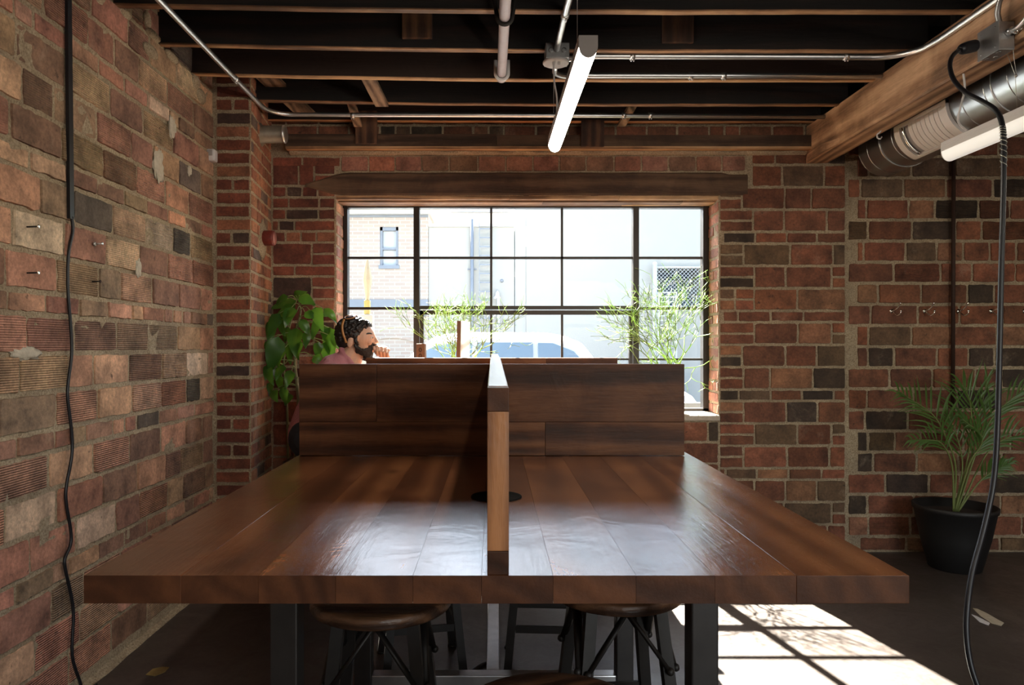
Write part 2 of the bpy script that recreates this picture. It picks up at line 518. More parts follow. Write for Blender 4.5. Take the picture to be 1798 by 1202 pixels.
M['darkwall'] = plain('dark_outer_wall', (0.035, 0.033, 0.032), 0.9, 0, 8, 0.3, 0.3)  # unseen street face, darkened to cut sun bounce onto the street

# ============================================================ THE ROOM
WL = -1.59      # left wall
WB = 4.54       # back wall, room face
WG = 4.77       # window plane
ZJ = 2.738      # underside of the joists
X_R, Y_R = 6.0, -3.6

PAL_L = [((0.46,0.235,0.155),4), ((0.36,0.165,0.11),4), ((0.48,0.29,0.18),2.6), ((0.27,0.145,0.095),2.4), ((0.12,0.09,0.07),1.0), ((0.60,0.43,0.30),1), ((0.33,0.215,0.13),1.4)]
PAL_B = [((0.205,0.074,0.038),4), ((0.155,0.058,0.031),4), ((0.05,0.031,0.02),1.7), ((0.12,0.07,0.038),2), ((0.23,0.108,0.057),2)]
PAL_P = [((0.18,0.053,0.029),5), ((0.13,0.037,0.022),4), ((0.06,0.03,0.022),1.6), ((0.26,0.10,0.055),1.5)]
def pick(R, pal):
    c = R.choices([p[0] for p in pal], [p[1] for p in pal])[0]
    k = R.uniform(0.82, 1.18)
    return (c[0]*k*R.uniform(.94, 1.06), c[1]*k, c[2]*k*R.uniform(.92, 1.08))

def one_brick(mb, R, fn, u0, u1, v0, v1, raise_, pal, groove=0.0, rough=0.0025, mi=0):
    w = u1 - u0; h = v1 - v0
    if w < 0.02 or h < 0.015: return
    c = min(w, h) * R.uniform(0.02, 0.07)
    nu = max(2, int(w / 0.024)); nv = max(2, int(h / 0.022)); rough = rough*0.5
    pts = []
    for i in range(nu): pts.append((u0 + c + (w-2*c) * i/(nu-1), v0))
    for i in range(nv): pts.append((u1, v0 + c + (h-2*c) * i/(nv-1)))
    for i in range(nu): pts.append((u1 - c - (w-2*c) * i/(nu-1), v1))
    for i in range(nv): pts.append((u0, v1 - c - (h-2*c) * i/(nv-1)))
    inner = []; outer = []; cu, cv = (u0+u1)/2, (v0+v1)/2
    ta, tb = R.gauss(0, 0.0016), R.gauss(0, 0.0016)
    for (u, v) in pts:
        u += R.gauss(0, rough); v += R.gauss(0, rough)
        rz = raise_ + ta*(u-cu)/w + tb*(v-cv)/h
        k = 0.0025
        outer.append(fn(u, v, -0.006))
        inner.append(fn(u - k*(1 if u > cu else -1)*min(1, abs(u-cu)/w*3), v - k*(1 if v > cv else -1)*min(1, abs(v-cv)/h*3), rz))
    n = len(pts); col = pick(R, pal) + (groove,)
    fs = [list(range(n))] + [(i, n+i, n+(i+1) % n, (i+1) % n) for i in range(n)]
    mb.add(inner + outer, fs, mi, col)

def row_bricks(mb, R, fn, u0, u1, v0, v1, kind, pal, raise_=(0.004, 0.011), joint=0.012, start=None, groove_p=0.0, rough=0.0025):
    """one course from u0 to u1"""
    u = u0 if start is None else start
    jb = joint
    while u < u1 - 0.015:
        if kind == 'big': L = R.choice([0.275, 0.275, 0.28, 0.27, 0.17, 0.30, 0.2])
        elif kind == 'head': L = R.uniform(0.165, 0.185)
        else: L = R.choice([0.205, 0.2, 0.195, 0.21, 0.1, 0.098])
        a = max(u, u0); e = min(u + L, u1)
        if u1 - e < 0.07: e = u1
        if kind == 'pair':
            vm = (v0+v1)/2
            one_brick(mb, R, fn, a+jb/2, e-jb/2, v0+jb/2, vm-jb/2, R.uniform(*raise_), pal, 0, rough)
            one_brick(mb, R, fn, a+jb/2, e-jb/2, vm+jb/2, v1-jb/2, R.uniform(*raise_), pal, 0, rough)
        else:
            g = 1.0 if (kind == 'big' and R.random() < groove_p) else 0.0
            one_brick(mb, R, fn, a+jb/2, e-jb/2, v0+jb*0.6, v1-jb*0.6, R.uniform(*raise_), pal, g, rough)
        u = e
        if e >= u1: break

def mortar_sheet(mb, fn, u0, u1, v0, v1, cell=0.03, amp=0.004, mi=1):
    nu = max(1, int(math.ceil((u1-u0)/cell))); nv = max(1, int(math.ceil((v1-v0)/cell)))
    vs = []
    for j in range(nv+1):
        for i in range(nu+1):
            u = u0 + (u1-u0)*i/nu; v = v0 + (v1-v0)*j/nv
            edge = i in (0, nu) or j in (0, nv)
            d = 0.0 if edge else amp * (noise.noise(Vector((u*9, v*9, 3.3))) + 0.7*noise.noise(Vector((u*31, v*31, 7.1))))
            vs.append(fn(u, v, d))
    fs = [(j*(nu+1)+i, j*(nu+1)+i+1, (j+1)*(nu+1)+i+1, (j+1)*(nu+1)+i) for j in range(nv) for i in range(nu)]
    mb.add(vs, fs, mi, None, True)

# ---- left wall: hollow tile, three deep courses then a shallow one
R = random.Random(11)
mb = MB()
fnL = lambda u, v, d: Vector((WL + d, u, v))          # u runs along Y
YL0 = -0.8
mortar_sheet(mb, fnL, YL0, WB, 0.0, 3.0, 0.035, 0.005)
rows = []
z = 1.51
while z > -0.2:                                        # downwards from a shallow course
    rows.append((z-0.079, z, 'small')); z -= 0.079
    for k in range(3): rows.append((z-0.1363, z, 'big')); z -= 0.1363
z = 1.51
while z < 3.0:
    for k in range(3): rows.append((z, z+0.1363, 'big')); z += 0.1363
    rows.append((z, z+0.079, 'small')); z += 0.079
for (a, b, kd) in rows:
    if b < 0.05 or a > 2.97: continue
    sag = 0
    if kd == 'big' and a > 2.5: kd = 'small' if R.random() < 0.5 else 'big'
    row_bricks(mb, R, fnL, YL0, 4.02, max(a, 0.03), min(b, 2.96), kd, PAL_L, (0.002, 0.010), 0.014, YL0 - R.uniform(0, 0.25), 0.45, 0.0032)
# thick mortar ledge at the joist pockets
for k in range(60):
    y = R.uniform(-0.5, 3.9); zz = 2.72 + R.uniform(-0.05, 0.2)
    mb.ball((WL + 0.004, y, zz), (0.018*R.uniform(.6, 1.2), R.uniform(.03, .08), R.uniform(.02, .05)), None, 8, 5, 1)
for (px, py, ry, rz) in ((300, 222, .05, .07), (276, 290, .06, .10), (330, 300, .03, .03), (42, 620, .10, .03), (240, 470, .03, .05)):
    D = WL * F / (px - CX); zz = EYE - (py-CY)*D/F
    mb.ball((WL + 0.006, D, zz), (0.008, ry*.8, rz*.8), None, 26, 12, 2, None, lambda p: p * (1 + 0.45*noise.noise(p*2.2 + Vector((px, 0, 0))) + 0.3*noise.noise(p*6 + Vector((px, 3, 0)))))
mb.add([(WL-0.25, YL0, 0), (WL, YL0, 0), (WL, YL0, 3), (WL-0.25, YL0, 3)], [(0, 1, 2, 3)], 1)
mb.box((WL-0.3, YL0, 0), (WL-0.02, WB+0.4, 3.0), 1)
struct(mb.build('wall_left', [M['brick'], M['mortar'], M['plaster']], loc=(0, 0, 0)))

# ---- corner pilaster, soft red bricks
R = random.Random(5)
mb = MB()
PX0, PY0, PX1 = -1.37, 3.99, -1.43
fnF = lambda u, v, d: Vector((u, PY0 - d, v))
sd = Vector((PX1-PX0, WB-PY0, 0)); sl = sd.length; sn = Vector((sd.y, -sd.x, 0)).normalized()
fnS = lambda u, v, d: Vector((PX0, PY0, v)) + sd * (u/sl) + sn * d
mortar_sheet(mb, fnF, WL, PX0, 0, 3.0, 0.03, 0.003)
mortar_sheet(mb, fnS, 0, sl, 0, 3.0, 0.03, 0.003)
z = 0.02; k = 0
while z < 2.9:
    if k % 2: row_bricks(mb, R, fnF, WL+0.02, PX0-0.002, z, z+0.075, 'small', PAL_P, (0.004, 0.008), 0.014, WL+0.02-0.1)
    else: one_brick(mb, R, fnF, WL+0.03, PX0-0.003, z+0.008, z+0.067, 0.006, PAL_P)
    row_bricks(mb, R, fnS, 0.003, sl, z, z+0.075, 'small', [((0.34,0.14,0.075),4), ((0.27,0.10,0.055),4), ((0.14,0.09,0.07),1)], (0.003, 0.007), 0.013, -0.05 if k % 2 else -0.15)  # side palette paler than the front: lamp light put into the colour
    z += 0.075; k += 1
mb.box((WL-0.05, PY0+0.02, 0), (PX1-0.025, WB+0.1, 3.0), 1)
struct(mb.build('wall_corner', [M['brick'], M['mortar']], loc=(0, 0, 0)))

# ---- back wall with the window opening
R = random.Random(21)
mb = MB()
WX0, WX1, WZ0, WZ1 = -1.01, 1.45, 0.88, 2.29
fnB = lambda u, v, d: Vector((u, WB - d, v))
for (a, b, c, d) in ((PX1, WX0, 0, 3.0), (WX0, WX1, 0, WZ0), (WX0, WX1, WZ1, 3.0), (WX1, X_R, 0, 3.0)):
    mortar_sheet(mb, fnB, a, b, c, d, 0.035, 0.004)
# left of the window
z = 0.03
while z < 2.40:
    if R.random() < 0.72:
        row_bricks(mb, R, fnB, PX1+0.01, WX0-0.004, z, z+0.0725, 'small', PAL_P, start=PX1 - R.uniform(0, 0.12)); z += 0.0725
    else:
        e = WX0 - R.uniform(0.10, 0.16)
        row_bricks(mb, R, fnB, PX1+0.01, e, z, z+0.145, 'big', PAL_P, start=PX1+0.01)
        row_bricks(mb, R, fnB, e, WX0-0.004, z, z+0.145, 'pair', PAL_P); z += 0.145
row_bricks(mb, R, fnB, PX1+0.01, -0.98, 2.47, 2.54, 'small', PAL_P)
# below the sill
z = 0.02
while z < 0.78:
    row_bricks(mb, R, fnB, WX0, WX1, z, z+0.137, 'big', PAL_B, start=WX0 - R.uniform(0, .2), groove_p=.1); z += 0.137
# above the lintel
row_bricks(mb, R, fnB, -0.98, 1.62, 2.442, 2.545, 'head', [((0.26,0.12,0.08),3), ((0.18,0.10,0.06),3), ((0.30,0.11,0.07),2)], (0.004, 0.012), 0.008)
row_bricks(mb, R, fnB, PX1, 2.2, 2.66, 2.74, 'small', PAL_B)
row_bricks(mb, R, fnB, PX1, 2.2, 2.74, 2.82, 'small', PAL_B)
# middle bay, right of the window
rowsM = []; z = 1.55
while z > -0.3:
    rowsM.append((z-0.0745, z, 'small')); z -= 0.0745
    for k in range(3): rowsM.append((z-0.1437, z, 'big')); z -= 0.1437
z = 1.55
while z < 2.6:
    for k in range(3): rowsM.append((z, z+0.1437, 'big')); z += 0.1437
    rowsM.append((z, z+0.0745, 'small')); z += 0.0745
XM = 2.265
for (a, b, kd) in rowsM:
    if b < 0.04 or a > 2.5: continue
    a = max(a, 0.015)
    x0 = WX1 + 0.003
    if a > 2.27: x0 = 1.66
    if kd == 'big' and x0 < 1.5:
        e = x0 + R.choice([0.145, 0.215, 0.225, 0.155])
        row_bricks(mb, R, fnB, x0, e, a, b, 'pair', PAL_B, joint=0.013, start=x0 - R.choice([0, .1]))
        e2 = XM - R.choice([0, 0, 0.09])
        row_bricks(mb, R, fnB, e, e2, a, b, 'big', PAL_B, joint=0.013)
        if e2 < XM - 0.02: row_bricks(mb, R, fnB, e2, XM, a, b, 'pair', PAL_B, joint=0.013)
    else:
        row_bricks(mb, R, fnB, x0, XM, a, b, kd, PAL_B, joint=0.013, start=x0 - R.uniform(0, .1))
# right bay
z = 1.997 - 0.1355*15
while z < 2.75:
    if z > -0.08:
        row_bricks(mb, R, fnB, XM + R.choice([0.012, 0.012, 0.07]), X_R, max(z, 0.004), z+0.1355, 'big', PAL_B, joint=0.015, start=XM - R.uniform(-0.02, .16), groove_p=.08, rough=.003)
    z += 0.1355
# reveals: bricks in the jambs
for (X, sgn) in ((WX0, 1), (WX1, -1)):
    fr = (lambda u, v, d, X=X, sgn=sgn: Vector((X + sgn*d, u, v)))
    mortar_sheet(mb, fr, WB, WG+0.05, WZ0-0.02, WZ1+0.01, 0.03, 0.003)
    z = WZ0; k = 0
    while z < WZ1 - 0.03:
        row_bricks(mb, R, fr, WB+0.003, WG+0.05, z, min(z+0.0725, WZ1), 'small', [((0.40,0.17,0.11),3), ((0.46,0.24,0.16),3), ((0.30,0.13,0.09),2)], (0.001, 0.006), 0.012, WB - (0.0 if k % 2 else 0.1)); z += 0.0725; k += 1
mb.add([(WX0, WB, WZ1), (WX1, WB, WZ1), (WX1, WG+0.05, WZ1), (WX0, WG+0.05, WZ1)], [(0, 1, 2, 3)], 1)
mb.add([(WX0, WB, WZ0-.02), (WX1, WB, WZ0-.02), (WX1, WG+0.05, WZ0-.02), (WX0, WG+0.05, WZ0-.02)], [(0, 1, 2, 3)], 1)
struct(mb.build('wall_back', [M['brick'], M['mortar']], loc=(0, 0, 0)))
# thickness of the wall, street side
mb = MB()
for (a, b, c, d) in ((WL-0.3, WX0-0.02, -0.2, 3.2), (WX0-.02, WX1+.02, -0.2, WZ0-0.04), (WX0-.02, WX1+.02, WZ1+0.02, 3.2), (WX1+0.02, X_R+0.3, -0.2, 3.2)):
    mb.box((a, WB+0.03, c), (b, WG+0.055, d))
struct(mb.build('wall_outside', M['darkwall'], loc=(0, 0, 0)))

# ---- plain far side of the room, behind and right of the photographer
def brick_tex_mat():
    m, nt, b = newmat('painted_brickwork')
    v = coords(nt)
    sp = nd(nt, 'ShaderNodeSeparateXYZ'); nt.links.new(v, sp.inputs[0])
    cb = nd(nt, 'ShaderNodeCombineXYZ'); nt.links.new(math_(nt, 'ADD', sp.outputs[0], sp.outputs[1]), cb.inputs[0]); nt.links.new(sp.outputs[2], cb.inputs[1])
    t = nd(nt, 'ShaderNodeTexBrick'); nt.links.new(cb.outputs[0], t.inputs['Vector'])
    t.inputs['Color1'].default_value = (0.24, 0.10, 0.06, 1); t.inputs['Color2'].default_value = (0.14, 0.07, 0.045, 1)
    t.inputs['Mortar'].default_value = (0.26, 0.2, 0.14, 1); t.inputs['Scale'].default_value = 1.0
    t.inputs['Brick Width'].default_value = 0.27; t.inputs['Row Height'].default_value = 0.137; t.inputs['Mortar Size'].default_value = 0.008
    nt.links.new(t.outputs['Color'], b.inputs['Base Color']); b.inputs['Roughness'].default_value = 0.9
    bump(nt, b, t.outputs['Fac'], -0.6, 0.01)
    return m
M['bricktex'] = brick_tex_mat()
mb = MB(); mb.box((X_R, Y_R-0.2, 0), (X_R+0.2, WB+0.2, 3.2)); struct(mb.build('wall_right', M['bricktex'], loc=(0, 0, 0)))
mb = MB()
for (a, b, c, d) in ((WL-2.5, 1.2, 0, 3.2), (4.0, X_R, 0, 3.2), (1.2, 4.0, 0, 0.8), (1.2, 4.0, 2.6, 3.2)):
    mb.box((a, Y_R-0.2, c), (b, Y_R, d))
struct(mb.build('wall_rear', M['bricktex'], loc=(0, 0, 0)))
mb = MB()
for x in (1.2, 2.58, 3.94): mb.box((x, Y_R-0.12, 0.8), (x+0.06, Y_R-0.06, 2.6))
for z in (0.8, 1.68, 2.54): mb.box((1.2, Y_R-0.12, z), (4.0, Y_R-0.06, z+0.06))
w2 = struct(mb.build('added_window_2', M['frame']))  # rear window frame added around the fill light, out of view
mb = MB(); mb.box((WL-2.7, Y_R-0.2, 0), (WL-2.5, YL0, 3.2)); mb.box((WL-2.5, YL0, 0), (WL-0.3, YL0+0.15, 3.2))
struct(mb.build('wall_side', M['bricktex'], loc=(0, 0, 0)))

mb = MB(); mb.box((WL-2.8, Y_R-0.2, -0.15), (X_R+0.3, WG+0.18, 0.0)); struct(mb.build('floor', M['floor'], loc=(0, 0, 0)))
# roof deck boards above the joists
mb = MB(); R = random.Random(3); x = WL-2.8
while x < X_R+0.3:
    mb.box((x, Y_R-0.2, 2.985), (x+0.134, WG+0.18, 3.02), 0, (R.random(), R.random(), R.random())); x += 0.136
mb.box((WL-2.8, Y_R-0.2, 3.03), (X_R+0.3, WG+0.5, 3.1))
struct(mb.build('ceiling', M['deck'], loc=(0, 0, 0)))

# worn mortar fillet along the left wall foot
mb = MB(); R = random.Random(8)
pts = []; n = 60
vs = []
for i in range(n):
    y = YL0 + (PY0-YL0)*i/(n-1); w = 0.018 + 0.02*abs(noise.noise(Vector((y*4, 0, 0)))); h = 0.012 + 0.02*abs(noise.noise(Vector((y*5, 9, 0))))
    vs += [(WL, y, h), (WL+0.012, y, h*0.5), (WL+w+0.01, y, 0.0005)]
mb.add(vs, [(3*i+k, 3*i+k+1, 3*i+k+4, 3*i+k+3) for i in range(n-1) for k in (0, 1)], 0, None, True)
struct(mb.build('baseboard_left', M['mortar'], loc=(0, 0, 0)))

# ---- window sill, trim
mb = MB()
R = random.Random(2); vs = []; nx = 60
prof = [(WB-0.012, 0.845), (WB-0.014, 0.868), (WB-0.002, 0.880), (WB+0.08, 0.884), (WG+0.06, 0.888)]
for i in range(nx+1):
    x = WX0 - 0.004 + (WX1-WX0+0.008)*i/nx
    for k, (y, z) in enumerate(prof):
        vs.append((x, y + 0.004*noise.noise(Vector((x*12, k, 0))), z + 0.003*noise.noise(Vector((x*10, k, 5)))))
m_ = len(prof)
mb.add(vs, [(i*m_+k, i*m_+k+1, (i+1)*m_+k+1, (i+1)*m_+k) for i in range(nx) for k in range(m_-1)], 0, None, True)
M['sill'] = plain('rendered_cement_sill', (0.42, 0.36, 0.29), 0.85, 0, 50, 0.3, 0.5)
struct(mb.build('trim_1', M['sill'], loc=(0, 0, 0)))
mb = MB(); R = random.Random(9)
for (y0, y1, z0, z1) in ((WB+0.004, WB+0.055, 2.268, 2.289), (WB+0.058, WB+0.14, 2.258, 2.288), (WB+0.142, WG-0.01, 2.262, 2.289)):
    x = WX0
    while x < WX1:
        e = min(WX1, x + R.uniform(0.7, 1.6)); mb.box((x, y0, z0), (e-0.002, y1, z1), 0, (R.random(), R.random(), R.random())); x = e
struct(mb.build('trim_2', M['trimwood'], loc=(0, 0, 0)))
# hewn lintel
mb = MB(); R = random.Random(14); vs = []; n = 50
for i in range(n+1):
    x = -1.204 + 2.836*i/n
    t = (x + 1.204)
    top = 2.436 - (0.07*(1 - t/0.26)**1.3 if t < 0.26 else 0) + 0.003*noise.noise(Vector((x*6, 0, 0)))
    if x > 1.5: top -= 0.012
    bot = 2.291 + (0.055*(1 - t/0.2) if t < 0.2 else 0) + 0.003*noise.noise(Vector((x*7, 4, 0)))
    for (y, z) in ((WB-0.006, bot), (WB-0.012, bot+0.012), (WB-0.012, top-0.012), (WB-0.004, top)):
        vs.append((x, y + 0.002*noise.noise(Vector((x*15, z*20, 1))), z))
    vs += [(x, WB+0.028, top), (x, WB+0.028, bot)]
m_ = 6
fs = [(i*m_+k, i*m_+(k+1) % m_, (i+1)*m_+(k+1) % m_, (i+1)*m_+k) for i in range(n) for k in range(m_)]
fs += [tuple(range(m_)), tuple(n*m_+k for k in range(m_))]
for f in fs:
    pass
mb.add(vs, fs, 0, (0.6, 0.3, 0.2))
tag(mb.build('window_lintel', M['lintel']), 'old hewn timber lintel set in the brick above the window', 'lintel')

# ---- steel window
wx = lambda px: (px-CX)*WG/F
wz = lambda py: EYE-(py-CY)*WG/F
win = bpy.data.objects.new('window_1', None); win.location = (0.22, WG, WZ0); COL.objects.link(win); struct(win)
mb = MB()
def bar(x0, x1, y0, y1, d0=-0.02, d1=0.03, mbx=None):
    (mbx or mb).box((wx(x0), WG+d0, wz(y0)), (wx(x1), WG+d1, wz(y1)))
bar(598, 611.5, 352, 724, -.03, .04); bar(1232.5, 1247, 352, 724, -.03, .04)
bar(598, 1247, 352, 358.5, -.035, .04); bar(598, 1247, 359.2, 365.5, -.02, .04); bar(598, 1247, 716, 727, -.03, .04)
mb.build('window_frame', M['frame'], win)
mb = MB()
bar(727, 737, 365, 717, -.03, .035); bar(1110.5, 1120.5, 365, 717, -.03, .035)
bar(738, 1111, 537, 543, -.025, .03)
mb.build('mullion', M['frame'], win)
mb = MB()
for x in (862.5, 986.5): bar(x-2, x+2, 365, 537, -.012, .02)
for (a, b) in ((611, 727), (737, 1111), (1120, 1233)): bar(a, b, 450.7, 454.7, -.012, .02)
for (a, b) in ((611, 727), (1120, 1233)): bar(a, b, 539, 543.5, -.012, .02); bar(a, b, 628.5, 632.5, -.012, .02)
mb.build('glazing_bar', M['frame'], win)
mb = MB()
bar(738, 1109, 545, 552.5, -.035, .005); bar(738, 1109, 704, 712, -.035, .005); bar(738, 744.5, 545, 712, -.035, .005); bar(1103, 1109, 545, 712, -.035, .005)
for x in (862.5, 986.5): bar(x-2, x+2, 552, 705, -.02, .0)
bar(744, 1104, 628.5, 632, -.02, 0)
mb.tube([(wx(923), WG-.04, wz(706)), (wx(923), WG-.07, wz(700)), (wx(923), WG-.075, wz(690))], 0.005, 8)
mb.build('opening_sash', M['frame'], win)
mb = MB(); mb.box((wx(605), WG+0.008, wz(360)), (wx(1240), WG+0.012, wz(720)))
mb.build('window_pane', M['glass'], win)

# ============================================================ JOISTS AND BEAM
ENDX = 2.01
def joist(y0, sag, label, x0=-1.66, x1=2.06, zb=ZJ, th=0.038, seed=0):
    R = random.Random(seed)
    r = thing('ceiling_joist', ((x0+x1)/2, y0+th/2, zb), label, 'joist', 'dark joists under the ceiling boards')
    n = 26; mbf = MB(); mbe = MB(); vf = []; ve = []
    for i in range(n+1):
        x = x0 + (x1-x0)*i/n
        t = min(1, max(0, (x+1.6)/2.4)); z = zb - sag*(2*t - t*t) + 0.0025*noise.noise(Vector((x*5, y0*9, 0))) + sag*0.5
        a = 0.0025*noise.noise(Vector((x*3, y0, 5)))
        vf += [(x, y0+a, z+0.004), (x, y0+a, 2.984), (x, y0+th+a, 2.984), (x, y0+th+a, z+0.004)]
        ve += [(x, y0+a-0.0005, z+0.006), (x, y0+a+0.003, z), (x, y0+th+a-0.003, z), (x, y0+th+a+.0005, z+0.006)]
    c = (R.random(), R.random(), R.random())
    for mbx, vs in ((mbf, vf), (mbe, ve)):
        fs = [(i*4+k, i*4+(k+1) % 4, i*4+4+(k+1) % 4, i*4+4+k) for i in range(n) for k in range(4)]
        fs += [(0, 1, 2, 3), (n*4, n*4+1, n*4+2, n*4+3)]
        mbx.add(vs, fs, 0, c)
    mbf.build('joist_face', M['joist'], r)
    mbe.build('joist_edge', M['joist_edge'], r)['label'] = 'lighter underside edge, light painted into its colour'
    return r
names = [(4.44, 'dark joist tight against the window wall, highest of the row above the plate'),
         (4.10, 'dark joist second from the window wall, with diagonal struts under it'),
         (3.715, 'dark joist the capped grey pipe ends under, third from the window wall'),
         (3.345, 'dark joist over the ceiling junction box, fourth from the window wall'),
         (2.955, 'dark joist along the very top of the view'),
         (2.57, 'dark joist just out of view above the table'), (2.185, 'dark joist further back over the table front'),
         (1.80, 'dark joist above the photographer side of the table'), (1.415, 'dark joist well behind the table light'),
         (1.03, 'dark joist above the camera side floor'), (0.645, 'dark joist above the camera'), (0.26, 'dark joist directly over the tripod spot')]
for i, (y, lab) in enumerate(names):
    if i > 4: break
    joist(y, [0.012, 0.03, 0.034, 0.034, 0.03][i], lab, seed=i, x0=[-1.42, -1.62, -1.645, -1.645, -1.645][i])
# remaining joists, towards the photographer
for i, (y, lab) in enumerate(names[5:]):
    joist(y, 0.02, lab, seed=40+i)
for i in range(8): joist(-0.125 - 0.385*i, 0.02, 'dark joist behind the camera towards the rear wall', seed=60+i)
# right of the beam
for i in range(12):
    joist(4.44 - 0.385*i, 0.0, 'dark joist on the far side of the big beam, above the round duct', x0=2.15, x1=X_R+.1, seed=80+i)

# plate along the top of the back wall
mb = MB(); R = random.Random(31)
mb.box((-1.31, 4.455, 2.582), (0.02, WB-0.006, 2.66), 0, (.25, .4, .9)); mb.box((0.023, 4.46, 2.580), (2.03, WB-0.006, 2.655), 0, (.5, .7, .2))
wp = thing('wall_plate', (0.35, 4.5, 2.58), 'rough timber plate on top of the back wall under the joists', 'beam')
mb.build('plate_face', M['lintel'], wp)
mb = MB(); mb.box((-1.31, 4.453, 2.566), (2.03, WB-0.006, 2.5815), 0, (.7, .4, .3))
mb.build('plate_edge', M['joist_edge'], wp)['label'] = 'pale underside of the plate in the lit edge colour'
mb = MB(); vs = []
# mortar bed under the plate
for i in range(71):
    x = -1.3 + 3.3*i/70
    vs += [(x, 4.50 + 0.01*noise.noise(Vector((x*8, 1, 0))), 2.565), (x, 4.50 + 0.012*noise.noise(Vector((x*9, 2, 0))), 2.552 + .004*noise.noise(Vector((x*20, 0, 0)))), (x, WB-0.002, 2.545)]
mb.add(vs, [(3*i+k, 3*i+k+1, 3*i+k+4, 3*i+k+3) for i in range(70) for k in (0, 1)], 0, None, True)
struct(mb.build('trim_3', M['mortar'], loc=(0, 0, 0)))

# short blocks and struts between joists
def block(px0, px1, py0, py1, D, label, d=0.02, tone=(.7, .3, .4)):
    a = at(px0, py0, D); b = at(px1, py1, D)
    mb = MB(); mb.box((a.x, D-d, b.z), (b.x, D, max(a.z, b.z+.1)), 0, tone)
    return tag(mb.build('nailing_block', M['blockwood']), label, 'wood block', 'short blocks nailed to the joists')
M['blockwood'] = wood_mat('brown_block_wood', (0.05, 0.02, 0.01), (0.16, 0.075, 0.035), 0.75, 2, 6.0, 0.4, False)
block(707, 759, 14, 69, 3.344, 'short brown board hanging at the front of a joist, left of the capped grey pipe')
block(1162, 1216, 24, 77, 3.344, 'short brown board hanging at the front of a joist, right of the lit tube lamp', tone=(.4, .6, .2))
block(625, 663, 196, 253, 4.452, 'vertical brown block against the plate on the left above the window')
block(1020, 1060, 212, 258, 4.452, 'vertical brown block against the plate just right of the lit lamp end', tone=(.3, .2, .7))
def strut(p, q, w, label):
    d = (q-p); mb = MB(); s = Vector((0, w/2, 0)); n_ = d.cross(Vector((0, 1, 0))).normalized()*0.0095
    mb.prism([p-s-n_, p+s-n_, p+s+n_, p-s+n_], d, 0, (.6, .5, .4))
    return tag(mb.build('bridging_strut', M['joist_edge']), label, 'wood strut', 'diagonal struts between the joists')
def strut2(p, q, w, label):
    """board running joist to joist (along Y), falling towards q"""
    d = q-p; side = Vector((w/2, 0, 0)); n_ = d.cross(side).normalized()*0.01
    mb = MB(); mb.prism([p-side-n_, p+side-n_, p+side+n_, p-side+n_], d, 0, (.55, .5, .4))
    return tag(mb.build('bridging_strut', M['strutwood']), label, 'wood strut', 'diagonal struts between the joists')
M['strutwood'] = wood_mat('grey_strut_wood', (0.10, 0.055, 0.03), (0.33, 0.21, 0.13), 0.75, 1, 6.0, 0.4, False)
strut2(Vector((-0.67, 3.76, 2.76)), Vector((-0.645, 4.10, 2.72)), 0.075, 'pale diagonal strut with a painted end, left of the grey pipe')
strut2(Vector((-0.86, 4.14, 2.84)), Vector((-0.845, 4.42, 2.70)), 0.05, 'small diagonal strut over the long conduit at the left')
strut2(Vector((0.89, 4.14, 2.86)), Vector((0.80, 4.41, 2.70)), 0.05, 'small diagonal strut over the long conduit at the right')
strut2(Vector((-1.37, 3.76, 2.91)), Vector((-1.16, 4.42, 2.765)), 0.12, 'wide old board slanting down behind the conduit bend above the pilaster')

# big timber beam running to the back wall
mb = MB(); vs = []; n = 80
for i in range(n+1):
    y = -3.55 + (WB + 3.55 + 0.02)*i/n
    w = 0.0035*noise.noise(Vector((y*2.3, 0, 0)))
    for (x, z) in ((2.01, 2.506), (2.018, 2.497), (2.145, 2.497), (2.155, 2.507), (2.155, 2.727), (2.147, 2.735), (2.018, 2.735), (2.01, 2.727)):
        vs.append((x + w, y, z + 0.002*noise.noise(Vector((y*3, x*9, 2)))))
fs = [(i*8+k, i*8+(k+1) % 8, i*8+8+(k+1) % 8, i*8+8+k) for i in range(n) for k in range(8)] + [tuple(range(8)), tuple(n*8+k for k in range(8))]
mb.add(vs, fs, 0, (.55, .45, .2))
mb.prism([(1.985, 4.27, 2.495), (2.01, 4.1, 2.50), (2.01, 4.1, 2.53), (1.985, 4.27, 2.545)], (0.02, 0.24, 0), 0, (.7, .2, .2))
tag(mb.build('timber_beam', M['beam']), 'big orange brown sawn timber beam crossing the ceiling on the right', 'beam')

# ============================================================ THE TABLE
TX0, TX1, TY0, TY1, TZ0, TZ1 = -0.716, 0.728, 1.234, 4.46, 0.871, 0.92
table = thing('work_table', (0.006, 2.75, 0), 'long thick oiled plank table with wooden privacy screens and steel legs', 'table')
mb = MB(); R = random.Random(17)
edges = [TX0, -0.545, -0.41, -0.275, -0.14, -0.02, 0.105, 0.25, 0.388, 0.53, TX1]
tones = [.55, .35, .66, .5, .58, .42, .5, .45, .6, .55]
for i in range(10):
    a, b = edges[i], edges[i+1]
    cuts = [TY0, TY1] if i % 3 else [TY0, R.uniform(2.7, 3.4), TY1]
    for j in range(len(cuts)-1):
        n0 = len(mb.f)
        mb.box((a+(0.0 if i else 0), cuts[j], TZ0), (b-0.0006, cuts[j+1]-0.0005, TZ1), 0, (tones[i], R.random(), R.random()), bev=0.0012 if (i in (0, 9)) else 0)
        for q in range(n0, len(mb.f)):
            if j == 0 and all(mb.v[k][1] < TY0 + 0.0005 for k in mb.f[q]): mb.m[q] = 1
mb.build('tabletop', [M['table'], M['endgrain']], table)
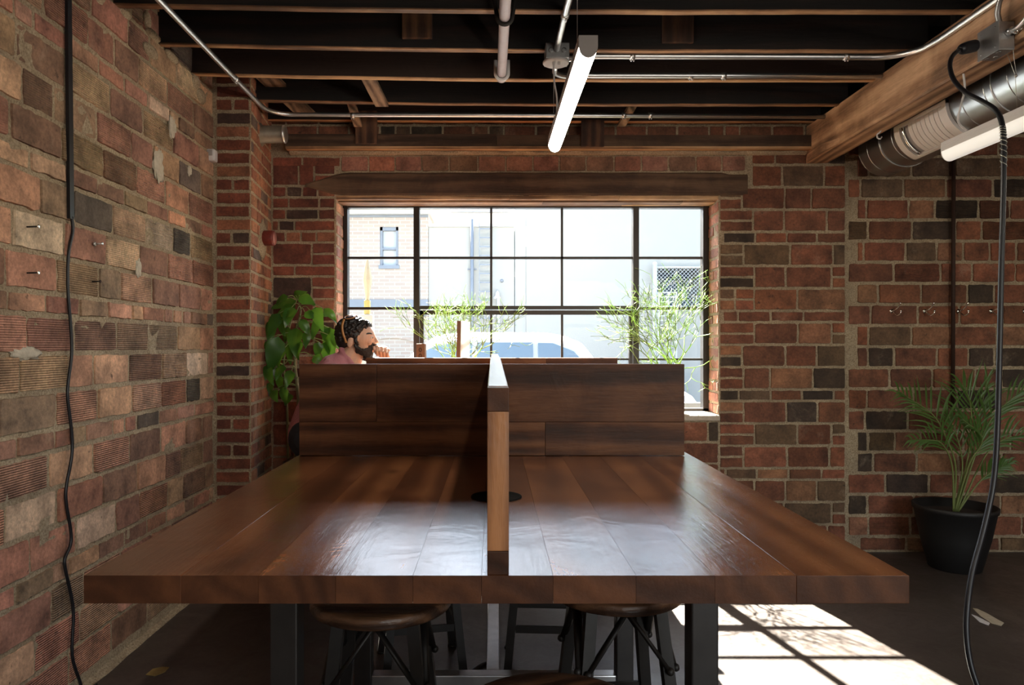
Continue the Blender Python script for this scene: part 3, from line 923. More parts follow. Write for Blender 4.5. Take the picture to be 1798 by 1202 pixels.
# cross screens
def screen(y, xs, z0, z1, rows_, label=None):
    mbs = MB(); R = random.Random(int(y*100))
    for (a, b, cuts, gap) in rows_:
        for j in range(len(cuts)-1):
            mbs.box((cuts[j]+.0004, y, z0 + (z1-z0)*a + .0004), (cuts[j+1]-.0004, y+0.038, z0 + (z1-z0)*b - .0004), 0, (R.uniform(.3, .7), R.random(), R.random()), bev=0.0014)
    return mbs
# nearer screen, touching down at its ends and lifted a few mm in between
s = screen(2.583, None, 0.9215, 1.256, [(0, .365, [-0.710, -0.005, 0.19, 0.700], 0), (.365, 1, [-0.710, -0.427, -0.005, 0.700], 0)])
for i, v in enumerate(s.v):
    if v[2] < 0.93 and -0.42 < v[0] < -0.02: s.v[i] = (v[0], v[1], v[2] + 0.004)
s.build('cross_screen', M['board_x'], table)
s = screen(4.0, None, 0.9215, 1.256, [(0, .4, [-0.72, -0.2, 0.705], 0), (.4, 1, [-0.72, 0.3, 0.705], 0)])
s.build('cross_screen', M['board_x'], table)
# long screen down the middle
mb = MB(); n = 40; vs = []
def ztop(y): return 1.248 + 0.030*min(1, (y-TY0)/1.36) - 0.003*max(0, (y-2.6)/1.4)
for i in range(n+1):
    y = TY0 + 0.04 + (4.05-TY0-.04)*i/n
    w = 0.0185
    for (x, z) in ((-w, 0.9205), (-w, ztop(y)-.002), (-w+.002, ztop(y)), (w-.002, ztop(y)), (w, ztop(y)-.002), (w, 0.9205)):
        vs.append((x+0.0085, y, z))
fs = [(i*6+k, i*6+(k+1) % 6, i*6+6+(k+1) % 6, i*6+6+k) for i in range(n) for k in range(6)] + [tuple(range(6)), tuple(n*6+k for k in range(6))]
mb.add(vs, fs, 0, (.5, .3, .8)); mb.build('centre_screen', M['table'], table)
mb = MB()
mb.box((-0.0105, TY0+.002, 0.962), (0.0275, TY0+.04, 1.206), 0, (.75, .2, .6), bev=.0015)
e = mb.build('end_post', M['board_z'], table); e['label'] = 'lighter upright end piece'
mb = MB()
mb.box((-0.0105, TY0+.001, 1.2063), (0.0275, TY0+.04, 1.248), 0, (.35, .5, .6), bev=.0015)
mb.build('end_block', M['endgrain'], table); mb = MB()
mb.box((-0.0105, TY0+.001, 0.9205), (0.0275, TY0+.04, 0.9617), 0, (.25, .9, .1), bev=.0015)
mb.build('end_block', M['endgrain'], table)
mb = MB(); gy = 1.879
mb.lathe([(0.0, 0.0012), (0.058, 0.0012), (0.062, 0.003), (0.067, 0.003), (0.068, 0.0002)], (0.0085, gy, TZ1), 40)
mb.build('cable_grommet', plain('matte_black_plastic', (0.004, 0.004, 0.004), 0.85, 0, 30, 0.2, spec=0.1), table)
# steel base
for y in (1.63, 2.60, 3.85):
    for x in (-0.475, 0.48):
        mb = MB(); mb.box((x-0.031, y-0.031, 0.0), (x+0.031, y+0.031, TZ0-0.006), bev=0.004)
        mb.box((x-0.06, y-0.06, TZ0-0.006), (x+0.06, y+0.06, TZ0-0.0003))
        mb.build('leg', M['darksteel'], table)
for y in (2.60, 3.85):
    mb = MB(); mb.box((-0.444, y-0.025, 0.07), (0.449, y+0.025, 0.12), bev=.004); mb.build('cross_bar', M['steel'], table)
mb = MB(); mb.box((-0.025, 2.625, 0.07), (0.025, 3.825, 0.12), bev=.004); mb.build('stretcher', M['steel'], table)

# ============================================================ STOOLS
def make_stool(loc, label, r=0.188, h=0.66):
    st = thing('counter_stool', loc, label, 'stool', 'round wooden stools with black iron legs')
    X, Y, _ = loc
    mb = MB(); R = random.Random(4)
    mb.lathe([(0, h-0.003), (r*0.6, h-0.002), (r*0.9, h), (r-0.006, h-0.001), (r, h-0.007), (r, h-0.027), (r-0.004, h-0.032), (0, h-0.032)], (X, Y, 0), 48, 0, col=(.5, .3, .4))
    mb.build('seat', M['stoolwood'], st)
    mb = MB()
    mb.lathe([(r*.72, h-.034), (r*.72, h-.05), (r*.70, h-.05), (r*.70, h-.034)], (X, Y, 0), 40); 
    mb.build('seat_ring', M['blackmetal'], st)
    dirs = [Vector((sx, sy, 0)) for sx, sy in ((-1, -1), (1, -1), (1, 1), (-1, 1))]
    def lp(d, z):
        k = 0.094 + (0.155-0.094)*(h-0.035-z)/(h-0.035)
        return Vector((X + d.x*k, Y + d.y*k, z))
    for d in dirs:
        mb = MB(); a = lp(d, 0.006); b = lp(d, h-0.034); w = 0.0155
        q = [Vector((sx*w, sy*w, 0)) for sx, sy in ((-1, -1), (1, -1), (1, 1), (-1, 1))]
        mb.prism([a+v for v in q], b-a)
        mb.lathe([(0, 0), (.02, 0), (.02, .008), (0, .008)], (a.x, a.y, 0), 10)
        mb.build('leg', M['blackmetal'], st)
    for i in range(4):
        d0, d1 = dirs[i], dirs[(i+1) % 4]
        mid = (lp(d0, h-.045) + lp(d1, h-.045))/2
        out = Vector((mid.x-X, mid.y-Y, 0)).normalized()*0.017
        for d in (d0, d1):
            mb = MB(); a = lp(d, 0.46) + out; mb.tube([mid + out, a], 0.0125, 6, flat=.5); mb.ball(a + out*.4, .011, n=8, m=6)
            mb.build('brace', M['blackmetal'], st)
    for zz, sel in ((0.30, (0, 2)), (0.20, (0, 1, 2, 3))):
        for i in sel:
            mb = MB(); a = lp(dirs[i], zz); b = lp(dirs[(i+1) % 4], zz); u = (b-a).normalized()*0.0158
            t = Vector((-u.y, u.x, 0)).normalized()*0.005
            mb.prism([a+u-t-Vector((0, 0, .014)), a+u+t-Vector((0, 0, .014)), a+u+t+Vector((0, 0, .014)), a+u-t+Vector((0, 0, .014))], (b-a)-2*u)
            mb.build('rung', M['blackmetal'], st)
    return st
st0 = make_stool((-0.30, 1.90, 0), 'round wood stool under the table beside the left steel leg, its seat half hidden')
for (x, y, a, lab) in ((0.345, 1.99, 6, 'round cracked wood stool under the table beside the right steel leg'),
                       (0.11, 1.252, 20, 'round wood stool nearest the camera, only its seat rim in view'),
                       (0.215, 2.93, -3, 'stool seen behind the middle of the table, only its ladder rungs and legs visible'),
                       (-0.30, 2.93, 12, 'stool mostly hidden behind the left stool, its legs beyond the crossbar'),
                       (-1.03, 4.12, 0, 'stool the bearded person sits on, behind the far table end')):
    c = copy_tree(st0); c.location = (x, y, 0); c.rotation_euler = (0, 0, math.radians(a)); c['label'] = lab
    if y == 1.252: c.scale = (1, 1, 1.0)

# ============================================================ CEILING SERVICES
ZC = ZJ - 0.017
def clamp_mb(p, axis='x', r=0.013):
    mb = MB()
    p = Vector(p)
    if axis == 'x': mb.lathe([(r+.001, -.012), (r+.004, -.012), (r+.004, .012), (r+.001, .012)], p, 16, axis='x')
    else: mb.lathe([(r+.001, -.012), (r+.004, -.012), (r+.004, .012), (r+.001, .012)], p, 16, axis='y')
    for s_ in (-.006, .006):
        q = p + (Vector((s_, -.004, -r-.004)) if axis == 'x' else Vector((.004, s_, -r-.004)))
        mb.tube([q, q - Vector((0, 0, .008))], .0035, 6)
    return mb
c1 = thing('electrical_conduit', (-1.35, 2.5, ZC), 'long silver conduit running down the left ceiling, bending to cross above the window', 'conduit')
mb = MB(); bend = [(-1.35, 4.14 - 0.0, ZC)]
pts = [Vector((-1.352, -3.4, ZC)), Vector((-1.352, 1.0, ZC)), Vector((-1.352, 4.12, ZC))]
for k in range(1, 9):
    a = math.radians(90*k/9); pts.append(Vector((-1.352 + 0.15*(1-math.cos(a)), 4.12 + 0.15*math.sin(a), ZC)))
pts += [Vector((-1.20, 4.27, ZC)), Vector((0.4, 4.272, ZC-.004)), Vector((2.005, 4.275, ZC-.012))]
mb.tube(pts, 0.013, 14); mb.build('pipe', M['galv'], c1)
clamp_mb((-1.352, 3.70, ZC), 'y').build('coupling', M['galv'], c1)
for x in (-0.85, 0.79, 0.95): clamp_mb((x, 4.272, ZC-.004), 'x').build('strap', M['galv'], c1)
# conduit from the junction box to the beam, then along the beam
c2 = thing('electrical_conduit', (1.2, 3.36, ZC), 'silver conduit from the ceiling box to the right, bending along the beam top', 'conduit')
pts = [Vector((0.356, 3.395, ZC-.02)), Vector((0.40, 3.40, ZC-.016)), Vector((0.46, 3.40, ZC-.004)), Vector((1.80, 3.405, ZC-.006))]
for k in range(1, 9):
    a = math.radians(80*k/8); pts.append(Vector((1.80 + 0.19*math.sin(a), 3.405 - 0.19*(1-math.cos(a)), ZC-.006 - .02*k/8)))
pts += [Vector((1.994, 3.15, ZC-.03)), Vector((1.994, -2.0, ZC-.03))]
mb = MB(); mb.tube(pts, 0.0135, 14); mb.build('pipe', M['galv'], c2)
for x in (0.67, 1.70): clamp_mb((x, 3.403, ZC-.005), 'x').build('coupling', M['galv'], c2)
c3 = thing('electrical_conduit', (1.2, 3.65, ZC), 'silver conduit parallel behind the other, from under the ceiling box to the beam', 'conduit')
pts = [Vector((0.30, 3.385, ZC-.05)), Vector((0.302, 3.45, ZC-.045))]
for k in range(1, 8):
    a = math.radians(90*k/7); pts.append(Vector((0.302 + 0.16*(1-math.cos(a)), 3.47 + 0.17*math.sin(a), ZC-.045+.04*k/7)))
pts += [Vector((1.2, 3.645, ZC-.004)), Vector((2.006, 3.65, ZC-.004))]
mb = MB(); mb.tube(pts, 0.0135, 14); mb.build('pipe', M['galv'], c3)
for x in (1.02, 1.19): clamp_mb((x, 3.648, ZC-.004), 'x').build('coupling', M['galv'], c3)
c4 = thing('electrical_conduit', (0.31, 2.5, ZC), 'bright silver conduit running toward the camera from the ceiling box', 'conduit')
mb = MB(); mb.tube([(0.296, 3.29, ZC-.018), (0.30, 3.22, ZC-.003), (0.305, 2.9, ZC), (0.315, 2.6, ZC), (0.315, -3, ZC)], 0.0145, 14); mb.build('pipe', M['galv'], c4)
clamp_mb((0.304, 2.985, ZC), 'y', .0145).build('coupling', M['galv'], c4)
# ceiling junction box
jb = thing('junction_box', (0.30, 3.345, 2.66), 'square metal junction box with round white cover under a joist', 'junction box')
mb = MB(); mb.box((0.245, 3.29, 2.664), (0.355, 3.40, ZJ-.002), bev=.003)
for x in (.27, .33): mb.lathe([(.012, 0), (.012, -.002), (.009, -.002)], (x, 3.289, 2.70), 14, axis='y')
mb.build('box_body', M['box'], jb)
mb = MB(); mb.lathe([(0, 2.652), (.056, 2.652), (.062, 2.656), (.062, 2.663), (0, 2.663)], (0.296, 3.335, 0), 36)
mb.build('cover_plate', M['white'], jb)
mb = MB()
for x in (.283, .308): mb.tube([(x, 3.31, 2.652), (x, 3.31, 2.638)], .006, 8)
mb.build('cord_grip', M['white'], jb)
# capped grey pipe
gp = thing('capped_pipe', (0.045, 2.0, 2.66), 'mauve grey painted pipe hung below the joists, capped at its end', 'pipe')
ZP = 2.672
mb = MB(); mb.tube([(0.053, -3.2, ZP), (0.053, 2.0, ZP), (0.042, 3.55, ZP)], 0.0225, 20); mb.build('pipe', M['greypaint'], gp)
mb = MB(); mb.lathe([(.0228, -.03), (.027, -.03), (.027, .0), (.022, .008), (0, .01)], (0.042, 3.555, ZP), 20, axis='y'); mb.build('end_cap', M['greypaint'], gp)
for y, w in ((3.60, 0), (2.90, 1)):
    mb = MB(); y_ = 3.50 if not w else y
    cxp = 0.043 if not w else 0.047
    arc = [Vector((cxp + 0.031*math.cos(math.radians(a)), y_, ZP + 0.031*math.sin(math.radians(a)))) for a in range(180, 361, 15)]
    hh = ZJ if not w else 2.955
    ps = [Vector((cxp-(0.031 if not w else .075), y_, hh))] + arc + [Vector((cxp+(0.031 if not w else .075), y_, hh))]
    mb.tube(ps, 0.0045, 8, flat=2.0)
    mb.build('hanger', M['white'] if not w else M['blackmetal'], gp)

# ---- tube lamp over the table
def tube_lamp(name, x0, y0, x1, y1, zt, label, lit, w=0.066, hb=0.038, hd=0.038):
    L = thing(name, ((x0+x1)/2, (y0+y1)/2, zt-hb-hd), label, 'ceiling lamp', 'suspended tube lamps')
    d = Vector((x1-x0, y1-y0, 0)); u = d.normalized(); s = Vector((u.y, -u.x, 0))
    def sec(p, pts): return [p + s*a + Vector((0, 0, zt + b)) for a, b in pts]
    p0 = Vector((x0, y0, 0)); p1 = Vector((x1, y1, 0))
    body = [(-w/2, -hb), (-w/2, 0), (w/2, 0), (w/2, -hb), (w/2-.002, -hb-.001), (-w/2+.002, -hb-.001)]
    mb = MB(); mb.prism(sec(p0+u*.003, body), d - u*.006); 
    for q in (-.004, .003):
        mb.prism(sec(p0+u*.003, [(-w/2-.0012, -hb*.5+q), (-w/2-.0012, -hb*.5+q+.002), (-w/2, -hb*.5+q+.002), (-w/2, -hb*.5+q)]), d-u*.006)
    mb.build('lamp_body', M['fixture'] if lit else M['white'], L)
    arc = [((w/2-.001)*math.cos(math.radians(a)), -hb-.0015 + hd*math.sin(math.radians(a))) for a in range(0, -181, -12)]
    mb = MB(); vs = sec(p0+u*.004, arc) + sec(p1-u*.004, arc); n = len(arc)
    mb.add(vs, [(i, i+1, n+i+1, n+i) for i in range(n-1)], 0, None, True)
    mb.build('diffuser', M['led'] if lit else M['led_dim'], L)
    outl = [(-w/2, 0), (w/2, 0)] + [((w/2)*math.cos(math.radians(a)), -hb + (hd+.001)*math.sin(math.radians(a))) for a in range(0, -181, -12)]
    mb = MB(); mb.prism(sec(p0, outl), u*.0035); mb.build('end_cap', M['fixture'], L)
    mb = MB(); mb.prism(sec(p1-u*.0035, outl), u*.0035); mb.build('end_cap', M['white'], L)
    return L
lamp = tube_lamp('suspended_lamp', 0.329, 2.44, 0.316, 3.63, 2.395, 'lit white tube lamp hanging above the table before the window', True)
mb = MB()
for y in (2.52, 3.5): mb.tube([(0.30, y, 2.395), (0.30, y, 2.984)], 0.0011, 5)
mb.build('suspension_wire', M['steel'], lamp)
mb = MB(); mb.tube(smooth_path([(0.283, 3.31, 2.64), (0.287, 3.315, 2.56), (0.300, 3.33, 2.49), (0.302, 3.36, 2.394)], 5), 0.0042, 8); mb.build('power_cord', M['white'], lamp)
lamp2 = tube_lamp('suspended_lamp', 2.11, 1.95, 2.11, 3.27, 2.262, 'unlit looking pale tube lamp below the round duct at the right', False, .075, .04, .045)
mb = MB(); mb.tube(smooth_path([at(1692, 168, 3.05), at(1686, 190, 3.05), at(1683, 215, 3.08), (2.085, 3.1, 2.262)], 5), 0.0045, 8); mb.tube(smooth_path([at(1692, 168, 3.05), at(1694, 150, 3.05), (2.03, 3.05, 2.50)], 5), .0045, 8)
mb.build('power_cord', M['white'], lamp2)
mb = MB()
for y in (2.82,): 
    mb.tube([(2.02, 2.80, 2.53), (2.085, 2.82, 2.40), (2.10, 2.83, 2.263)], .0013, 5); mb.tube([(2.04, 2.78, 2.53), (2.09, 2.82, 2.40)], .0013, 5)
    mb.ball((2.087, 2.82, 2.40), .006, n=8, m=6)
mb.build('suspension_wire', M['grip'], lamp2)
for (x, y, lab) in ((0.33, 0.0, 'lit tube lamp behind the camera over the table end'), (2.9, -1.6, 'lit tube lamp at the back right of the room'),
                    (-0.6, -2.0, 'lit tube lamp at the back left of the room'), (4.3, 2.0, 'lit tube lamp beyond the duct at the far right')):
    tube_lamp('suspended_lamp', x, y-.6, x, y+.6, 2.395, lab, True)

# ---- round duct with register
duct = thing('air_duct', (2.41, 2.0, 2.37), 'spiral galvanised round air duct with end cap beside the beam', 'duct')
DX, DZ, DR = 2.41, 2.528, 0.158
mb = MB()
prof = []
y = 4.36
prof += [(0, y+.002), (DR-.012, y+.002), (DR-.002, y-.002), (DR+.003, y-.006), (DR, y-.012)]
ridge = [4.26, 4.13, 4.0] + [3.40 - 0.15*k for k in range(45)]
yy = y - .012
prof.append((DR, -3.5))
mb.lathe([(r_, h_) for r_, h_ in prof[:1] + prof[1:2]], (DX, 0, DZ), 56, axis='y'); mb.lathe(prof[1:5], (DX, 0, DZ), 56, axis='y'); mb.lathe(prof[4:], (DX, 0, DZ), 56, axis='y')
for rdg in ridge: mb.lathe([(DR-.001, rdg+.0035), (DR+.0025, rdg+.001), (DR+.0025, rdg-.001), (DR-.001, rdg-.0035)], (DX, 0, DZ), 56, axis='y')
mb.f = mb.f; mb.build('duct_body', M['duct'], duct)
def arcp(r, a, y): return Vector((DX + r*math.cos(math.radians(a)), y, DZ + r*math.sin(math.radians(a))))
mb = MB(); RR = DR + .018
def shell(a0, a1, y0, y1, r0=DR+.001, r1=RR, mbx=None):
    n = max(2, int(abs(a1-a0)/5)); vs = []
    for i in range(n+1):
        a = a0 + (a1-a0)*i/n
        vs += [arcp(r0, a, y0), arcp(r1, a, y0), arcp(r1, a, y1), arcp(r0, a, y1)]
    (mbx or mb).add(vs, [(i*4+k, i*4+(k+1) % 4, i*4+4+(k+1) % 4, i*4+4+k) for i in range(n) for k in range(4)] + [(0, 1, 2, 3), (n*4, n*4+1, n*4+2, n*4+3)], 0, None, False)
A0, A1, Y0_, Y1_ = 176, 252, 3.49, 3.94
shell(A0, A0+6, Y0_, Y1_); shell(A1-6, A1, Y0_, Y1_); shell(A0, A1, Y0_, Y0_+.035); shell(A0, A1, Y1_-.05, Y1_)
mb.build('register_frame', M['register'], duct)
mb = MB(); shell(A0+5, A1-5, Y0_+.03, Y1_-.045, DR+.0005, DR+.002, mb); mb.build('register_throat', M['fixture'], duct)
for k in range(8):
    y = 3.53 + k*.037
    mb = MB(); shell(A0+7, A1-7, y, y+.033, DR+.004, DR+.009, mb); mb.build('louvre', M['register'], duct)
mb = MB(); mb.tube([arcp(DR+.012, a, 3.865) for a in range(A0+8, A1-6, 6)], .008, 8); mb.build('damper_rod', M['chrome'], duct)
mb = MB(); 
for y in (4.12, 3.2, 1.9): mb.tube([arcp(DR+.002, a, y) for a in range(0, 361, 10)], .004, 6, cap=False)
mb.build('hanging_strap', M['steel'], duct)
mb = MB(); mb.tube(smooth_path([at(1541, 243, 3.85), at(1540, 236, 3.85), at(1546, 231, 3.85), (2.16, 3.9, 2.55)], 4), .004, 8)
mb.tube([at(1541, 243, 3.85), at(1546, 244, 3.85), at(1548, 240, 3.85)], .004, 8)
tag(mb.build('hook', M['white']), 'small white hook on the beam side above the duct end', 'hook')

# ---- power box on the beam and its hanging cord
BX = 2.01
pb = thing('outlet_box', (1.97, 2.79, 2.44), 'metal outlet box screwed on the side of the big beam', 'outlet box')
rt = Matrix.Rotation(math.radians(0), 3, 'Z')
mb = MB(); mb.box((BX-.062, 2.72, 2.463), (BX-.001, 2.83, 2.573), bev=.003)
mb.box((BX-.066, 2.715, 2.46), (BX-.062, 2.835, 2.576), bev=.001)
for (y, z) in ((2.735, 2.48), (2.815, 2.48), (2.735, 2.555), (2.815, 2.555)): mb.ball((BX-.066, y, z), .004, n=8, m=4)
for (x, y) in ((1.965, 2.745), (1.985, 2.79), (1.965, 2.81)): mb.lathe([(.009, 2.4625), (.009, 2.461), (.006, 2.461)], (x, y, 0), 12)
mb.build('box_body', M['box'], pb)
mb = MB(); mb.tube(smooth_path([(1.975, 2.755, 2.577), (1.965, 2.75, 2.63), (1.962, 2.70, 2.68), (1.962, 2.50, 2.70), (1.962, 1.4, 2.70)], 6), .0105, 10)
mb.build('flexible_conduit', M['box'], pb)
mb = MB(); mb.tube(smooth_path([(1.985, 2.715, 2.53), (1.985, 2.66, 2.53), (1.988, 2.58, 2.565), (1.99, 2.4, 2.60), (1.99, 1.5, 2.60)], 6), .009, 10)
mb.tube([(1.985, 2.722, 2.53), (1.985, 2.70, 2.53)], .014, 10)
mb.build('side_conduit', M['galv'], pb)
wa = thing('wire_anchor', (2.0, 2.70, 2.53), 'small eye bolt on the beam holding the lamp wire', 'hook')
mb = MB(); mb.ball((2.0, 2.70, 2.525), .011, n=10, m=8); mb.tube([(2.0, 2.70, 2.525), (2.01, 2.66, 2.53)], .006, 8); mb.build('eye_bolt', M['chrome'], wa)
cord = thing('power_cord', at(1700, 1190, 2.1), 'thick black power cord hanging in front of the right wall from the beam outlet', 'cord')
mb = MB()
path = [(1694, 84, 2.80), (1684, 88, 2.78), (1672, 99, 2.74), (1668, 118, 2.68), (1676, 142, 2.60), (1697, 163, 2.50), (1725, 178, 2.42), (1748, 193, 2.36), (1759, 215, 2.32), (1762, 250, 2.3), (1762, 330, 2.28), (1758, 480, 2.26), (1755, 620, 2.24), (1751, 760, 2.22), (1744, 850, 2.2), (1727, 930, 2.18), (1708, 1000, 2.15), (1699, 1060, 2.12), (1697, 1110, 2.1), (1703, 1160, 2.08), (1716, 1202, 2.06), (1738, 1250, 2.04)]
last = at(*path[-1])
pp = smooth_path([at(*p) for p in path] + [Vector((last.x+.06, last.y, 0.10)), Vector((last.x+.2, last.y-.05, 0.009)), Vector((last.x+.6, last.y-.1, 0.009))], 6)
mb.tube(pp, 0.0082, 12); mb.build('cable', M['cord'], cord)
mb = MB(); mb.tube([at(1714, 80, 2.81), at(1711, 80.5, 2.81), at(1700, 83, 2.81), at(1690, 86, 2.79), at(1685, 88, 2.78)], [.022, .024, .024, .021, .012], 16); mb.build('plug', M['cord'], cord)
mb = MB()
g0 = smooth_path([at(*p) for p in path[8:11]], 30)
for s_ in (0, PI):
    hel = []
    for i, p in enumerate(g0[6:48]):
        a = i*0.75 + s_; hel.append(p + Vector((math.cos(a), math.sin(a), 0))*.0098)
    mb.tube(hel, .0013, 5)
mb.build('strain_grip', M['grip'], cord)

# ---- left wall cord under a cover strip
lc = thing('hanging_cord', (WL, 2.64, 0.0), 'thin black cord running down the left brick wall below a cover strip', 'cord')
yL = lambda px: WL*F/(px-CX)
def onL(px, py, off=.008):
    D = (WL+off)*F/(px-CX); return Vector((WL+off, D, EYE-(py-CY)*D/F))
mb = MB(); a = onL(122, -60, .02); b = onL(127, 384, .02)
mb.prism([b + Vector((-.012, -.013, 0)), b + Vector((0, -.013, 0)), b + Vector((0, .013, 0)), b + Vector((-.012, .013, 0))], a-b)
mb.build('cover_strip', M['cord'], lc)
mb = MB(); ps = [(126, 380), (128, 405), (121, 440), (119, 480), (120, 520), (124, 570), (126, 620), (120, 670), (119, 700), (126, 760), (126, 800), (117, 850), (116, 880), (124, 930), (124, 955), (114, 980), (115, 1000), (125, 1045), (129, 1080), (127, 1150), (140, 1195), (150, 1225)]
mb.tube(smooth_path([onL(x, y, .016) for x, y in ps] + [Vector((WL+.05, onL(150, 1225).y-.02, .012)), Vector((WL+.12, 2.2, .008)), Vector((WL+.2, 1.4, .008))], 5), .0058, 8); mb.build('cable', M['cord'], lc)

# ---- bolts in the left wall
labs = ['upper bright bolt near the left edge of the brick wall', 'lower bright bolt near the left edge of the brick wall', 'double headed bright bolt right of the wall cord', 'rusty dark screw right of the wall cord below the bright bolt']
for (px, py, kd), lab in zip(((46, 398, 0), (46, 479, 0), (161, 428, 1), (162, 494, 2)), labs):
    p = onL(px, py, .004); t = thing('wall_bolt', p, lab, 'bolt', 'bolts left in the brick wall')
    L = .04 if kd != 2 else .03
    mb = MB(); mb.tube([p, p + Vector((L, 0, .001))], .0028, 8)
    if kd == 1: mb.lathe([(0, 0), (.008, 0), (.009, .006), (.005, .008), (0, .008)], p + Vector((.008, 0, 0)), 12, axis='x')
    mb.build('shank', M['blackmetal'] if kd != 1 else M['steel'], t)
    mb = MB(); mb.lathe([(0, 0), (.0055, 0), (.0065, .002), (.0055, .004), (.003, .003), (0, .003)], p + Vector((L, 0, .001)), 14, axis='x'); mb.build('bolt_head', M['chrome'] if kd != 2 else M['rod'], t)

# ---- pilaster fittings
p = Vector((-1.40, 4.24, EYE - (236-CY)*4.24/F))
t = thing('vent_cap', p, 'steel pipe cap sticking out of the pilaster just under the conduit', 'pipe cap')
mb = MB(); mb.lathe([(0, .0), (.072, .0), (.074, .012), (.066, .02), (.052, .022), (.050, .15), (.046, .160), (0, .161)], p + Vector((-.01, 0, 0)), 30, axis='x'); mb.build('cap_body', M['dirtysteel'], t)
mb = MB(); mb.lathe([(.049, .149), (.053, .152), (.053, .160), (.047, .166), (0, .166)], p + Vector((-.01, 0, 0)), 30, axis='x'); mb.build('cap_end', M['galv'], t)
p = Vector((-1.395, 4.25, EYE - (418-CY)*4.25/F))
t = thing('red_pipe_cap', p, 'round red painted pipe end mortared into the pilaster', 'pipe cap')
mb = MB(); mb.lathe([(.03, -.01), (.046, .0), (.046, .07), (.044, .078), (.0, .078)], p, 26, axis='x'); mb.build('cap_body', M['redcap'], t)
mb = MB(); mb.lathe([(.0, .0785), (.040, .0785), (.040, .081), (.0, .081)], p, 26, axis='x'); mb.build('cap_face', M['redface'], t)
mb = MB(); mb.ball(p + Vector((.0, 0, -.01)), (.022, .085, .12), None, 16, 10, 0, None, lambda q: q*(1+.3*noise.noise(q*4))); mb.build('mortar_collar', M['mortar'], t)
p = at(373, 275, 3.97)
t = thing('motion_sensor', p, 'small white sensor mounted high in the left corner', 'sensor')
mb = MB(); mb.box((p.x-.03, 3.925, p.z-.035), (p.x+.028, 3.983, p.z+.035), bev=.013); mb.build('sensor_body', M['white'], t)
mb = MB(); mb.box((p.x-.016, 3.921, p.z-.005), (p.x+.018, 3.93, p.z+.028), bev=.003); mb.build('sensor_lens', M['fixture'], t)

# ---- back wall rod and coat hooks
mb = MB(); mb.tube([(2.935, 4.50, 2.735), (2.935, 4.51, 0.9)], .012, 10)
tag(mb.build('wall_rod', M['rod']), 'thin rusty vertical rod on the right back wall behind the palm', 'rod')
hl = ['leftmost chrome coat hook on the right brick wall', 'second chrome coat hook from the left, just left of the rusty rod', 'chrome coat hook just right of the rusty rod', 'chrome coat hook just left of the hanging black cord', 'rightmost chrome coat hook at the picture edge']
for px, lab in zip((1566, 1624, 1683, 1741, 1799), hl):
    p = at(px, 546, WB-.012); c = thing('coat_hook', p, lab, 'coat hook', 'row of chrome coat hooks')
    if px != 1566:
        for ch in base_hook.children:
            k = ch.copy(); COL.objects.link(k); k.parent = c
        continue
    base_hook = c
    mb = MB(); mb.lathe([(0, 0), (.014, 0), (.013, -.006), (0, -.007)], p + Vector((0, .004, 0)), 16, axis='y'); mb.build('hook_plate', M['chrome'], c)
    mb = MB(); mb.tube(smooth_path([p, p + Vector((0, -.03, -.018)), p + Vector((.006, -.05, -.03)), p + Vector((.016, -.066, -.018)), p + Vector((.018, -.068, -.004))], 5), .0042, 8); mb.ball(p + Vector((.018, -.068, -.002)), .008, n=10, m=8)
    mb.tube(smooth_path([p, p + Vector((.012, -.03, .012)), p + Vector((.022, -.045, .034)), p + Vector((.024, -.05, .046))], 5), .004, 8); mb.ball(p + Vector((.024, -.05, .048)), .008, n=10, m=8)
    mb.build('hook_arm', M['chrome'], c)

# ---- scraps on the floor
def floor_at(px, py):
    D = EYE*F/(py-CY); return Vector(((px-CX)*D/F, D, 0))
def scrap(pxs, mat, name, label, cat):
    pts = [floor_at(*p) for p in pxs]
    mb = MB(); mb.prism([p + Vector((0, 0, .0008)) for p in pts], (0, 0, .0022)); return tag(mb.build(name, mat), label, cat)
scrap([(1708, 1068), (1716, 1069), (1735, 1078), (1750, 1087), (1763, 1094), (1758, 1099), (1740, 1094), (1722, 1082)], M['tape'], 'tape_scrap', 'larger pale tape scrap on the dark floor near the hanging cord', 'tape')
scrap([(1706, 1079), (1715, 1082), (1738, 1094), (1736, 1098), (1720, 1092)], M['white'], 'paper_scrap', 'small torn paper scrap beside the pale tape on the floor', 'paper')
scrap([(256, 1185), (268, 1175), (285, 1171), (297, 1172), (290, 1180), (272, 1187)], M['leafbits'], 'fallen_leaf', 'yellowed fallen leaf on the floor by the left wall', 'leaf')
fc = MB(); fc.tube(smooth_path([floor_at(862, 1165) + Vector((0, 0, .008)), floor_at(845, 1170) + Vector((0, 0, .008)), floor_at(828, 1182) + Vector((0, 0, .008)), floor_at(815, 1196) + Vector((0, 0, .008)), floor_at(780, 1210) + Vector((0, 0, .008))], 5), .007, 8)
tag(fc.build('floor_cable', M['cord']), 'short black cable curling on the floor under the table', 'cord')

